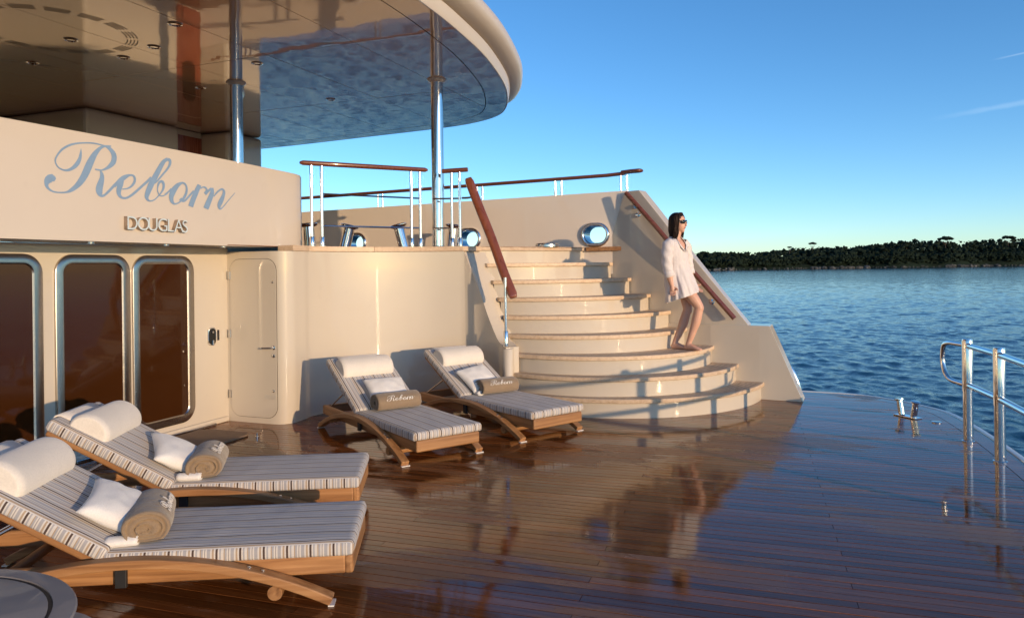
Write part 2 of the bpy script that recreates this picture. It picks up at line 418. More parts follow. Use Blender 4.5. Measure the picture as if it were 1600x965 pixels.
# ---- wooded island about 600 m away
def cam_dir(px):                                  # bearing of a column of the view
    a = math.atan((px - 800) / 1150.0); return PI / 2 + YAW - a
def shore_pt(px, back=0.0):
    D = 547 + (px - 1117) * 0.19 + 7 * math.sin(px * 0.021) + 4 * math.sin(px * 0.07 + 1) + back
    a = cam_dir(px); d = D / math.cos(a - PI / 2 - YAW); return d * math.cos(a), d * math.sin(a)
def ridge_h(px):                                  # height of the tree tops over the sea
    h = 13.5 + (px - 1100) * 0.024 + 1.3 * math.sin(px * 0.013 + 2) + 0.8 * math.sin(px * 0.041)
    if px < 1080: h = max(9, h + 1.5)
    return min(h, 30)
def hill(px, b): return max(0.0, (ridge_h(px) - 9.5)) * min(1, b / 70.0) ** 0.7 + min(b, 6) * 0.28
g = []
cols = list(range(560, 2260, 12))
for px in cols:
    g.append([(*shore_pt(px, b), SEA_Z + (hill(px, b) if b > 0 else -1.5)) for b in (-3, 2, 8, 20, 40, 70, 110, 160)])
o = MB().sheet(g).build('island_terrain', 'foliage', smooth='all'); structure(o)
def ico(sub=1):
    bm = bmesh.new(); bmesh.ops.create_icosphere(bm, subdivisions=sub, radius=1.0)
    v = np.array([p.co[:] for p in bm.verts]); f = np.array([[q.index for q in p.verts] for p in bm.faces]); bm.free(); return v, f
IV, IF = ico(2)
def blobs(name, items, mat, jit=0.28, base=None):
    V = []; F = []; n = len(IV)
    for k, (x, y, z, rx, rz) in enumerate(items):
        d = 1 + RNG.normal(0, jit, n)
        v = IV * d[:, None] * np.array([rx, rx, rz]) + np.array([x, y, z]); V.append(v); F.append(IF + k * n)
    V = np.concatenate(V); F = np.concatenate(F)
    me = bpy.data.meshes.new(name); me.from_pydata(V.tolist(), [], F.tolist()); me.materials.append(MATS[mat])
    o = bpy.data.objects.new(name, me); C.objects.link(o); return o
items = []
for k in range(5000):
    px = random.uniform(900, 1800) if k < 4200 else random.uniform(570, 2250)
    b = random.choice([random.uniform(3, 14), random.uniform(6, 60), random.uniform(40, 100)])
    x, y = shore_pt(px, b); r = random.uniform(1.0, 2.5) * (0.8 if b < 10 else 1)
    top = SEA_Z + hill(px, b) + random.uniform(1.5, 6.8 if b < 15 else 9.0)
    items.append((x, y, top - r * .6, r, r * random.uniform(.6, 1.0)))
    for _ in range(2): items.append((x + random.uniform(-2.4, 2.4), y + random.uniform(-1, 1), top + random.uniform(-2.8, .6), r * random.uniform(.25, .5), r * random.uniform(.2, .42)))
IV, IF = ico(1); stuff(blobs('woodland', items, 'foliage', 0.25)); IV, IF = ico(2)
items = []
for k in range(620):
    px = random.uniform(850, 1850); x, y = shore_pt(px, random.uniform(-2, 3)); r = random.uniform(.5, 1.6) * (1.3 if math.sin(px * .03) > .2 else .6)
    items.append((x, y, SEA_Z + random.uniform(-.2, 1.0), r, r * .6))
o = stuff(blobs('shore_rocks', items, 'shore_rock', 0.2))
def pine(px, b, h, cr, label, hi=1.0):
    x, y = shore_pt(px, b); z0 = SEA_Z + hill(px, b) - .5
    t = thing('pine_tree', label, 'tree', (x, y, z0 - 4.0), 0, 'pines standing above the island woodland')
    m = MB(); lean = random.uniform(-.6, .6)
    m.tube([(0, 0, 0), (lean * .4, 0, h * .5), (lean, 0, h * .86)], .3, 7, True, [.42, .32, .2])
    for s in (-1, 1, -.5, .6): m.tube([(lean * .7, 0, h * .66), (lean + s * cr * .55, random.uniform(-1, 1), h * .9)], .1, 5, True, [.16, .07])
    m.build('trunk', 'bark', t, True)
    it = []
    for k in range(34):
        a = random.uniform(0, 2 * PI); q = cr * math.sqrt(random.random()) * .85
        it.append((lean + q * math.cos(a), q * math.sin(a), h * .93 + (1 - (q / cr) ** 2) * cr * .35 + random.uniform(-.3, .3), random.uniform(.55, 1.05) * cr * .32, random.uniform(.3, .5) * cr * .4))
    c = blobs('crown', it, 'foliage', .25); c.parent = t
pine(1233, 40, 17.0, 2.0, 'tiny umbrella pine poking above the left part of the woodland')
pine(1269, 45, 18.5, 3.4, 'flat-topped umbrella pine on the skyline left of the island middle')
pine(1478, 45, 18.0, 6.2, 'broad umbrella pine on the skyline, larger of the two right-hand pines')
pine(1576, 45, 17.5, 5.6, 'dark spreading pine nearest the right edge of the view')
pine(1098, 35, 14.5, 3.0, 'dark pine beside the top of the sloping stair wall')
pine(1417, 40, 15.0, 3.0, 'small rounded pine on the skyline near the island middle')

# ---- lower aft deck
half = [(-0.3, 9.62), (0.334, 9.587), (0.675, 9.51), (0.982, 9.27), (1.148, 9.07), (1.344, 8.76), (1.446, 8.35), (1.54, 7.5), (1.588, 6.72), (1.62, 5.8), (1.63, 4.9)]
aft = [tuple(p)[:2] for p in catmull([(x, y, 0) for x, y in half], 4)]
aft_full = aft + [(x, 2 * YC - y) for x, y in reversed(aft[:-1])]
outline = [(-5.8, 9.62)] + aft_full + [(-5.8, 2 * YC - 9.62)]           # clockwise seen from above
m = MB(); m.prism(list(reversed(outline)), -0.10, -0.012)
deck = structure(m.build('deck', 'dark_gap'))
TH = R(3.5); cu, su = math.cos(TH), math.sin(TH)
inner = offset_path([(-5.8, 9.62)] + aft_full + [(-5.8, 2 * YC - 9.62)], -0.16)
def clip_deck(poly, ring):
    for i in range(len(ring) - 1):
        (x0, y0), (x1, y1) = ring[i], ring[i + 1]
        dx, dy = x1 - x0, y1 - y0
        if math.hypot(dx, dy) < 1e-5: continue
        a, b = -dy, dx                      # inside lies to the right of a clockwise ring
        poly = clip_poly(poly, a, b, a * x0 + b * y0)
        if len(poly) < 3: return []
    return poly
W = 0.070; G = 0.0065; COL = 1.22
pieces = []
v = -1.0; k = 0
while v < 9.9:
    off = {0: 0.0, 1: COL, 2: 2 * COL}[k % 3] + 0.45
    cuts = [-7.0] + [u for u in [off + COL * 3 * j for j in range(-4, 4)] if -6.4 < u < 3.0] + [3.5]
    for a, b in zip(cuts[:-1], cuts[1:]):
        q = [(a + .0014, v + G / 2), (b - .0014, v + G / 2), (b - .0014, v + W - G / 2), (a + .0014, v + W - G / 2)]
        q = [(p[0] * cu - p[1] * su, p[0] * su + p[1] * cu) for p in q]
        q = clip_deck(q, inner); q = clip_poly(q, -1, 0, 5.75) if q else q
        if len(q) >= 3: pieces.append(q)
    v += W; k += 1
def visible(q):
    cx = sum(p[0] for p in q) / len(q); cy = sum(p[1] for p in q) / len(q)
    best = 1e9
    for p in q + [(cx, cy)]:
        d = -math.sin(YAW) * p[0] + math.cos(YAW) * p[1]; a = math.cos(YAW) * p[0] + math.sin(YAW) * p[1]
        if d > 2.9 and abs(a / d) < 0.72: best = min(best, d)
    if cy > 7.9 and cx < -0.6: best += 20
    return best
pieces.sort(key=visible)
rest = MB()
for i, q in enumerate(pieces):
    dz = random.uniform(-.0006, .0006); tl = random.gauss(0, .0006)
    n = len(q); cy = sum(p[1] for p in q) / n
    top = [(p[0], p[1], dz + (p[1] - cy) * tl) for p in q]; bot = [(p[0], p[1], -0.012) for p in q]
    mb = MB() if i < 300 else rest
    mb.add(bot + top, [tuple(range(n - 1, -1, -1)), tuple(range(n, 2 * n))] + [(j, (j + 1) % n, n + (j + 1) % n, n + j) for j in range(n)])
    if i < 300: mb.build('plank', 'deck_teak', deck)
stuff(rest.build('planking', 'deck_teak', deck))
# margin boards along the stern edge
ringo = offset_path(aft_full, -0.012); ringi = offset_path(aft_full, -0.155)
acc = 0; st = 0
for i in range(1, len(aft_full)):
    acc += math.hypot(aft_full[i][0] - aft_full[i - 1][0], aft_full[i][1] - aft_full[i - 1][1])
    if acc > 0.9 or i == len(aft_full) - 1:
        MB().prism(list(reversed(ringo[st:i + 1] + list(reversed(ringi[st:i + 1])))), -0.012, 0.0008).build('margin_board', 'deck_teak', deck)
        st = i; acc = 0
rub = MB(); rub.loft([[(p[0], p[1], -0.05), (q[0], q[1], -0.05), (q[0], q[1], 0.008), (p[0], p[1], 0.008)] for p, q in zip(aft_full, offset_path(aft_full, 0.05))], True)
tag(rub.build('stern_edge_trim', 'white_paint', bevel=.012), 'pale rounded trim strip edging the stern of the wet deck', 'trim')
hl = offset_path(aft_full, 0.02)
hu = MB(); hu.sheet([[(p[0], p[1], -0.051) for p in hl], [(p[0] + .05, p[1], -1.2) for p in hl], [(p[0] - .4, p[1], SEA_Z - .6) for p in hl]])
tag(hu.build('stern_hull', 'hull_paint', smooth=True), 'pale hull plating below the stern deck edge', 'hull')

# ================================================================== BULKHEADS
WX = -5.53
wt = thing('window_wall', 'cream aft wall with tall tinted doors under the name board', 'wall', (WX, 5, 0))
wm = MB(); wm.box((-.3, -8.0, 0.0), (0, 1.03, 1.783)); wm.build('wall', 'cream_paint', wt)
MB().box((0.0, -8.0, 0.002), (0.03, 1.0, 0.055)).build('skirting', 'cream_paint', wt, bevel=.012)
def rrect(w0, w1, h0, h1, r, n=8):
    pts = []
    for cx, cy, a0 in ((w1 - r, h0 + r, -90), (w1 - r, h1 - r, 0), (w0 + r, h1 - r, 90), (w0 + r, h0 + r, 180)):
        for k in range(n + 1):
            a = R(a0 + 90 * k / n); pts.append((cx + r * math.cos(a), cy + r * math.sin(a)))
    return pts
def window(y0, y1, z0, z1, parent):
    y0 -= 5; y1 -= 5
    w = MB(); rings = []
    for o, x in ((0, .001), (.002, .016), (.010, .021), (.070, .017), (.077, .010), (.084, .004)):
        rings.append([(x, p[0], p[1]) for p in rrect(y0 + o, y1 - o, z0 + o, z1 - o, .155 - o)])
    w.loft(rings, False); fr = w.build('window', 'frame_steel', parent, smooth=True)
    p = MB(); pts = rrect(y0 + .08, y1 - .08, z0 + .08, z1 - .08, .08)
    n = len(pts); p.add([(.0065, a, b) for a, b in pts] + [(.0015, a, b) for a, b in pts], [tuple(range(n)), tuple(range(2 * n - 1, n - 1, -1))] + [(k, (k + 1) % n, n + (k + 1) % n, n + k) for k in range(n)])
    p.build('pane', 'tinted_glass', fr)
for y0, y1 in ((0.2, 0.93), (.98, 1.70), (1.85, 2.56), (2.58, 3.29), (3.31, 4.02), (4.12, 4.825), (4.85, 5.56)): window(y0, y1, .10, 1.70, wt)
# intercom panel
ip = MB(); n1 = rrect(.735, .845, .80, .985, .045)
ip.loft([[(x, a * s + (1 - s) * .79, b * s + (1 - s) * .892) for a, b in n1] for x, s in ((.001, 1), (.014, .98), (.016, .86), (.010, .82))], True)
pn = ip.build('intercom_panel', 'chrome', wt, smooth=True)
q = rrect(.746, .834, .815, .97, .036); MB().loft([[(.011, a, b) for a, b in q], [(.0175, a, b) for a, b in q]]).build('screen', 'screen_black', pn)
MB().tube([(.018, .79, .935), (.028, .79, .935)], .012, 10).build('button', 'steel', pn)
MB().box((.018, .783, .80), (.03, .803, .855)).build('lever', 'chrome', pn, bevel=.004)
MB().box((.001, .87, .845), (.012, .892, .95)).build('card_reader', 'black_rubber', wt, bevel=.003)
MB().box((.03, -.75, .002), (.07, .78, .03)).build('threshold_strip', 'steel', wt, bevel=.006)

# curved bulkhead: door face, rounded corner, concave sweep to the newel
BP = [(-5.53, 6.02), (-5.25, 6.02), (-5.0, 6.02)] + [(-4.95 + .15 * math.sin(R(a)), 6.17 - .15 * math.cos(R(a))) for a in (20, 40, 60, 80)]
sw = catmull([(-4.80, 6.18, 1.74), (-4.815, 6.35, 1.74), (-4.83, 6.52, 1.74), (-4.73, 6.90, 1.74), (-4.45, 7.27, 1.74), (-4.05, 7.58, 1.74), (-3.64, 7.75, 1.74)], 6)
sd = catmull([(-3.64, 7.75, 1.74), (-3.46, 7.73, 1.36), (-3.30, 7.66, 1.00), (-3.15, 7.56, .76), (-3.05, 7.47, .69), (-2.99, 7.42, .68)], 5)[1:]
path_b = BP + [(p[0], p[1]) for p in sw]; n_top = len(path_b)
bt = thing('curved_bulkhead', 'glossy cream bulkhead curving from the crew door to the stairs', 'wall', (-4.4, 6.8, 0))
def rel(path, o=(-4.4, 6.8)): return [(p[0] - o[0], p[1] - o[1]) for p in path]
m = MB(); wall_solid(m, rel(path_b + [(p[0], p[1]) for p in sd]), .16, 0, [1.742] * len(path_b) + [p.z for p in sd]); m.build('wall', 'cream_paint', bt, smooth=True)
ou = offset_path([(p[0], p[1]) for p in sw[-2:]] + [(p[0], p[1]) for p in sd], .05); zc_ = [1.742, 1.742] + [p.z for p in sd]
inn = catmull([(-3.52, 8.05, 0), (-3.36, 8.00, 0), (-3.20, 7.94, 0), (-3.05, 7.81, 0), (-2.955, 7.65, 0), (-2.92, 7.47, 0)], 8)
m = MB(); rings = []
for k, (o_, z_) in enumerate(zip(ou, zc_)):
    q_ = inn[min(len(inn) - 1, round(k * (len(inn) - 1) / (len(ou) - 1)))]
    rings.append([(o_[0] + 4.4, o_[1] - 6.8, 0), (q_.x + 4.4, q_.y - 6.8, 0), (q_.x + 4.4, q_.y - 6.8, z_ - .006), (o_[0] + 4.4, o_[1] - 6.8, z_ - .003)])
m.loft(rings, True); m.build('stair_cheek', 'cream_paint', bt, smooth=True)
m = MB(); m.lathe([(.056, 0), (.056, .655), (.050, .664), (.03, .667)], 28, Matrix.Translation((-2.975 + 4.4, 7.445 - 6.8, 0))); m.build('newel', 'cream_paint', bt, smooth=True)
# teak capping along the edge of the upper deck
cap_path = offset_path(path_b, -.014)[6:]
segs = [cap_path[0:12], cap_path[11:25], cap_path[24:]]
for s in segs:
    m = MB(); wall_solid(m, rel(s), .20, 1.745, 1.802); m.build('cap_board', 'teak_pale', bt, bevel=.006)
# crew door in the door face (faces port)
def door_pts(x0, x1, z0, z1, r): return [(a, b) for a, b in rrect(x0, x1, z0, z1, r)]
dp = door_pts(-5.49, -4.905, .06, 1.665, .12)
def slab(pts, y0, y1):
    mm = MB(); n = len(pts)
    mm.loft([[(a + 4.4, y0 - 6.8, b) for a, b in pts], [(a + 4.4, y1 - 6.8, b) for a, b in pts]], True); return mm
seam = slab(door_pts(-5.4935, -4.9015, .0565, 1.6685, .1235), 6.0195, 6.0175).build('door_seam', 'dark_gap', bt)
dr = slab(dp, 6.0178, 6.013).build('door', 'cream_paint', bt, bevel=.002)
for z in (.24, .86, 1.46):
    MB().box((-5.51 + 4.4, 6.0 - 6.8, z), (-5.475 + 4.4, 6.0125 - 6.8, z + .085)).build('hinge', 'steel', dr, bevel=.003)
h = MB(); h.tube([(-4.94 + 4.4, 6.013 - 6.8, .77), (-4.94 + 4.4, 5.975 - 6.8, .77), (-5.05 + 4.4, 5.97 - 6.8, .768)], .009, 8); h.lathe([(.022, 0), (.022, .006), (.014, .01)], 16, Matrix.Translation((-4.94 + 4.4, 6.013 - 6.8, .77)) @ Matrix.Rotation(R(90), 4, 'X')); h.build('handle', 'chrome', dr, smooth=True)
MB().lathe([(.02, 0), (.02, .008), (.006, .012)], 14, Matrix.Translation((-4.94 + 4.4, 6.013 - 6.8, .69)) @ Matrix.Rotation(R(90), 4, 'X')).build('lock', 'steel', dr, smooth=True)
for z in (1.43, .335): MB().lathe([(.012, 0), (.012, .006), (.004, .009)], 12, Matrix.Translation((-4.945 + 4.4, 6.013 - 6.8, z)) @ Matrix.Rotation(R(90), 4, 'X')).build('stud', 'steel', dr, smooth=True)
MB().box((-5.06 + 4.4, 6.0115 - 6.8, .25), (-4.92 + 4.4, 6.013 - 6.8, .295)).build('notice_plate', 'plaque', dr)

# name board over the windows
nt = thing('name_board', 'cream stern board with blue script name and raised hailing port letters', 'board', (-5.0, 4.6, 1.785))
fy = [-6.0, -4.0, -2.5, -1.3, -.4, .5, 1.2, 1.90]
def fx(y): return 0.03 - 0.016 * (y + .9) ** 2 if y > -.9 else 0.03 - 0.016 * (y + .9) ** 2 * .4
fpath = [(fx(y), y) for y in fy] + [(fx(2.1) - .02, 2.10), (fx(2.1) - .06, 2.19), (fx(2.1) - .13, 2.24), (fx(2.1) - .25, 2.26), (-.9, 2.26)]
fpath = [tuple(p)[:2] for p in catmull([(x, y, 0) for x, y in fpath], 4)]
m = MB(); prof = [(0.0, 0.0), (0.0, .79), (-.012, .812), (-.05, .82), (-.11, .812), (-.13, .79), (-.13, 0.0)]
rings = []
for i, p in enumerate(fpath):
    a = fpath[max(i - 1, 0)]; b = fpath[min(i + 1, len(fpath) - 1)]; tx, ty = b[0] - a[0], b[1] - a[1]; l = math.hypot(tx, ty)
    rings.append([(p[0] + ty / l * o, p[1] - tx / l * o, z) for o, z in prof])
m.loft(rings, True); m.build('panel', 'cream_fascia', nt, smooth=True)
m = MB(); m.add([(p[0] - .02, p[1], .004) for p in fpath[:30]] + [(-.54, -6.0, .004), (-.54, 1.42, .004)][::-1], [tuple(range(32))]); m.build('soffit', 'cream_paint', nt, solid=.006)
for y in (-1.1, -.35, .4, 1.1):
    MB().lathe([(.034, 0), (.034, -.006), (.024, -.008), (.022, -.002)], 18, Matrix.Translation((-.28, y, .0))).build('downlight', 'chrome', nt, smooth=True)
SCRIPT=[[(-872,-26,-886,-47),(-880,-10,-902,-49),(-903,5,-910,-55),(-934,-4,-905,-57),(-953,-22,-909,-58),(-962,-43,-917,-60),(-962,-63,-926,-66),(-959,-81,-931,-74),(-951,-96,-931,-84),(-938,-108,-925,-95),(-922,-118,-913,-105),(-904,-124,-899,-113),(-884,-128,-881,-117),(-858,-128,-857,-118),(-832,-127,-832,-116),(-810,-125,-810,-113),(-789,-121,-792,-107),(-770,-117,-779,-99),(-752,-110,-766,-88),(-731,-99,-751,-75),(-709,-84,-734,-59),(-687,-67,-719,-41),(-664,-46,-704,-21),(-640,-16,-687,6),(-619,15,-671,35),(-602,46,-658,63),(-588,75,-646,91),(-575,105,-631,121),(-562,134,-614,150),(-551,159,-597,176),(-540,182,-579,200),(-529,200,-562,219),(-518,216,-544,235),(-507,231,-527,249),(-496,243,-509,261),(-482,253,-488,270),(-466,260,-469,275),(-452,265,-453,277),(-439,267,-438,279),(-424,269,-423,280),(-412,271,-412,281)],
[(-674,220,-671,220),(-677,207,-668,208),(-682,189,-666,190),(-688,170,-666,170),(-694,151,-668,148),(-703,135,-674,127),(-713,119,-683,106),(-724,104,-697,87),(-736,90,-714,70),(-748,77,-733,57),(-762,66,-752,47),(-776,58,-770,40),(-789,53,-788,36),(-803,50,-805,36),(-817,50,-822,38),(-833,54,-838,43),(-847,60,-854,51),(-857,69,-866,61),(-865,80,-875,74),(-870,92,-881,88),(-871,105,-884,104),(-868,117,-881,120),(-861,132,-873,137),(-848,152,-860,159),(-832,172,-844,181),(-816,188,-827,199),(-797,202,-806,215),(-774,217,-781,231),(-747,231,-752,245),(-720,242,-722,255),(-690,251,-691,263),(-658,258,-658,269),(-625,264,-625,275),(-594,268,-594,279),(-565,270,-563,281),(-539,270,-536,281),(-515,268,-512,279),(-491,266,-487,277),(-470,262,-465,275),(-456,257,-448,275),(-446,251,-431,272),(-434,242,-413,265),(-423,231,-396,254),(-415,218,-380,241),(-410,205,-368,224),(-409,194,-362,205),(-409,182,-362,185),(-412,170,-366,165),(-416,159,-375,144),(-424,147,-392,126),(-435,134,-411,111),(-448,119,-431,99),(-463,106,-453,89),(-482,94,-476,80),(-500,85,-498,74),(-513,84,-515,73),(-526,85,-529,73),(-542,85,-544,74),(-555,85,-557,74)],
[(-516,70,-505,76),(-514,60,-496,69),(-513,47,-485,57),(-514,34,-479,41),(-517,21,-477,22),(-523,9,-478,4),(-530,-6,-481,-14),(-539,-24,-485,-32),(-547,-43,-489,-50),(-552,-62,-491,-64),(-552,-82,-493,-73),(-546,-99,-494,-82),(-537,-112,-494,-93),(-526,-121,-496,-101),(-510,-127,-499,-105),(-493,-126,-495,-107),(-477,-120,-486,-104),(-463,-110,-475,-97),(-448,-98,-463,-85),(-430,-82,-446,-69),(-411,-64,-428,-51),(-392,-45,-410,-32),(-375,-27,-392,-14),(-359,-12,-375,2),(-346,-1,-362,13)],
[(-379,-41,-398,-30),(-362,-25,-384,-11),(-340,-6,-364,14),(-315,10,-341,37),(-291,26,-315,56),(-272,41,-289,68),(-255,54,-265,75),(-241,62,-245,79),(-229,65,-228,80),(-218,65,-212,80),(-211,61,-196,74),(-206,53,-186,61),(-204,41,-181,44),(-207,28,-184,24),(-215,13,-194,5),(-227,-3,-210,-14),(-242,-17,-231,-29),(-257,-27,-251,-39),(-275,-35,-272,-46),(-298,-40,-297,-50),(-317,-44,-316,-53)],
[(-333,32,-298,26),(-343,13,-301,6),(-355,-10,-307,-19),(-364,-29,-315,-39),(-369,-50,-322,-54),(-370,-70,-326,-67),(-366,-89,-328,-79),(-357,-105,-327,-90),(-342,-117,-323,-99),(-325,-124,-315,-106),(-307,-126,-304,-109),(-287,-125,-289,-108),(-265,-119,-272,-103),(-242,-108,-253,-93),(-218,-94,-231,-78),(-192,-75,-207,-60),(-166,-54,-181,-40),(-140,-33,-156,-19),(-114,-11,-130,3),(-86,11,-103,25),(-60,32,-77,46),(-36,54,-54,67),(-19,70,-38,83)],
[(144,264,157,243),(125,256,142,233),(100,242,126,221),(79,223,115,206),(61,202,102,186),(42,175,86,160),(23,148,70,132),(5,121,53,104),(-13,95,37,77),(-31,68,20,50),(-49,41,4,25),(-64,14,-10,-1),(-76,-12,-24,-26),(-87,-37,-37,-49),(-95,-60,-48,-69),(-99,-79,-54,-81),(-97,-96,-58,-88),(-87,-111,-59,-97),(-72,-121,-56,-105),(-56,-125,-50,-111),(-38,-125,-38,-113),(-17,-120,-21,-109),(6,-109,-1,-101),(27,-93,19,-86),(48,-74,38,-68),(68,-56,56,-50),(85,-38,71,-31),(100,-20,81,-14),(111,-1,87,2),(115,20,89,18),(115,38,87,31),(109,52,84,39),(99,62,81,43),(82,67,77,44),(64,63,74,44),(49,53,67,40),(38,38,59,31),(33,19,51,17),(31,0,44,0),(29,-17,41,-16),(31,-35,43,-31),(39,-53,50,-48),(53,-69,61,-60),(72,-73,74,-63),(92,-71,90,-61),(112,-63,107,-55),(130,-54,123,-46),(143,-45,135,-38),(152,-37,143,-31)],
[(144,238,156,263),(151,236,167,261),(156,234,182,255),(159,231,189,242),(162,224,190,227),(159,214,186,211),(153,199,177,193),(143,183,163,175),(127,163,145,154),(103,137,118,128),(76,110,91,101),(54,87,69,78),(35,66,48,57),(14,48,26,39),(-1,35,9,26)],
[(116,-55,108,-47),(131,-46,123,-37),(152,-33,143,-24),(178,-19,164,-5),(200,-8,181,10)],
[(303,74,311,59),(280,69,294,48),(250,58,276,33),(220,38,259,13),(194,15,244,-8),(176,-9,232,-26),(165,-32,221,-45),(158,-53,212,-59),(157,-75,207,-71),(164,-97,206,-85),(176,-114,208,-98),(193,-126,212,-108),(214,-131,220,-115),(235,-128,233,-115),(256,-121,250,-110),(276,-111,267,-101),(295,-98,284,-88),(317,-84,300,-72),(339,-67,315,-55),(355,-44,329,-36),(367,-20,340,-16),(373,3,347,4),(373,25,350,22),(368,42,348,35),(360,56,342,46),(348,67,333,54),(334,74,324,58),(317,76,312,60),(304,76,302,59)],
[(270,-85,295,-62),(283,-92,305,-68),(300,-99,316,-75),(319,-101,322,-77),(339,-95,329,-78),(356,-84,341,-71),(372,-69,356,-59),(391,-52,374,-42),(411,-34,394,-23),(434,-12,417,-2),(453,5,436,16)],
[(492,76,538,64),(475,51,524,38),(453,18,505,4),(432,-15,487,-30),(412,-51,468,-64),(391,-93,448,-105),(376,-126,433,-138)],
[(531,34,522,43),(544,42,536,52),(560,49,556,61),(572,48,577,63),(583,44,596,60),(592,39,610,50),(595,32,619,36),(588,24,621,19),(578,16,616,3),(573,10,604,-9),(568,5,594,-15)],
[(613,1,597,9),(629,15,610,25),(647,30,628,44),(662,37,647,56),(673,42,660,62)],
[(658,57,691,61),(654,38,697,42),(648,17,700,16),(638,0,693,-10),(625,-21,681,-35),(607,-49,666,-64),(589,-77,651,-93),(572,-106,635,-122),(560,-129,622,-144)],
[(700,-21,688,-15),(719,-4,705,3),(743,17,728,27),(765,32,750,44),(784,43,772,58),(799,49,793,67),(807,51,817,69),(813,45,837,60),(816,36,850,43),(812,25,850,23),(804,8,844,2),(791,-9,836,-19),(777,-27,827,-41),(762,-46,815,-61),(749,-66,803,-80),(742,-86,792,-93),(742,-106,784,-103),(751,-124,781,-114),(771,-136,779,-119),(794,-129,785,-118),(814,-114,804,-107),(838,-94,828,-88),(865,-69,856,-64),(895,-42,887,-37),(926,-14,919,-9),(961,17,954,21),(988,41,982,44)]]
def script_mesh(scale, fxz, lift=0.0):
    m = MB()
    for k, row in enumerate(SCRIPT):
        vs = []
        for a, b, c, d in row:
            vs.append(fxz(a * .001 * scale, b * .001 * scale, k)); vs.append(fxz(c * .001 * scale, d * .001 * scale, k))
        m.add(vs, [(2 * i, 2 * i + 1, 2 * i + 3, 2 * i + 2) for i in range(len(row) - 1)])
    return m
m = script_mesh(1.0, lambda y, z, k: (fx(y) + .003 + .00012 * k, y, z + 2.25 - 1.785))
m.build('script_lettering', 'name_blue', nt, fix=False)['label'] = 'light blue script lettering reading Reborn'
def text_mesh(ch, size, ext):
    cu_ = bpy.data.curves.new('txt', 'FONT'); cu_.body = ch; cu_.size = size; cu_.extrude = ext; cu_.offset = -0.001
    ob = bpy.data.objects.new('txt', cu_); C.objects.link(ob); bpy.context.view_layer.update()
    dg = bpy.context.evaluated_depsgraph_get(); me = bpy.data.meshes.new_from_object(ob.evaluated_get(dg))
    w = ob.dimensions.x; bpy.data.objects.remove(ob); bpy.data.curves.remove(cu_); return me, w
yy = -.315
for ch, adv in zip('DOUGLAS', (.112, .112, .108, .108, .085, .095, .1)):
    me, w = text_mesh(ch, .155, .019); me.name = 'letter'; me.materials.clear(); me.materials.append(MATS['letter_sky_face']); me.materials.append(MATS['letter_side_shade']); me.polygons.foreach_set('material_index', [0 if p.normal.z > .9 else 1 for p in me.polygons])
    o = bpy.data.objects.new('letter', me); C.objects.link(o); o.parent = nt
    o.rotation_euler = (R(90), 0, R(90)); o.location = (fx(yy) + .022, yy, .10); yy += adv * .93
# ================================================================== STAIRS
ST = [((-2.955, 7.42), (-1.50, 7.41), (-.40, 8.92)), ((-3.0, 7.50), (-1.55, 7.53), (-.68, 8.97)), ((-3.02, 7.60), (-1.60, 7.72), (-.96, 9.0)),
      ((-3.06, 7.68), (-1.75, 8.0), (-1.28, 9.05)), ((-3.15, 7.78), (-1.95, 8.2), (-1.48, 9.10)), ((-3.24, 7.86), (-2.15, 8.3), (-1.74, 9.18)),
      ((-3.33, 7.90), (-2.42, 8.42), (-2.0, 9.27)), ((-3.42, 7.93), (-2.68, 8.5), (-2.26, 9.36)), ((-3.52, 7.97), (-2.98, 8.75), (-2.60, 9.45))]
SO = (-2.0, 8.4); stt = thing('staircase', 'fan of nine curved cream steps with teak treads', 'staircase', (SO[0], SO[1], 0))
arcs = [arc3(*s) for s in ST]
def inset(pts, c, d):
    out = []
    for x, y in pts:
        l = math.hypot(x - c[0], y - c[1]); out.append((x + (c[0] - x) / l * d, y + (c[1] - y) / l * d))
    return out
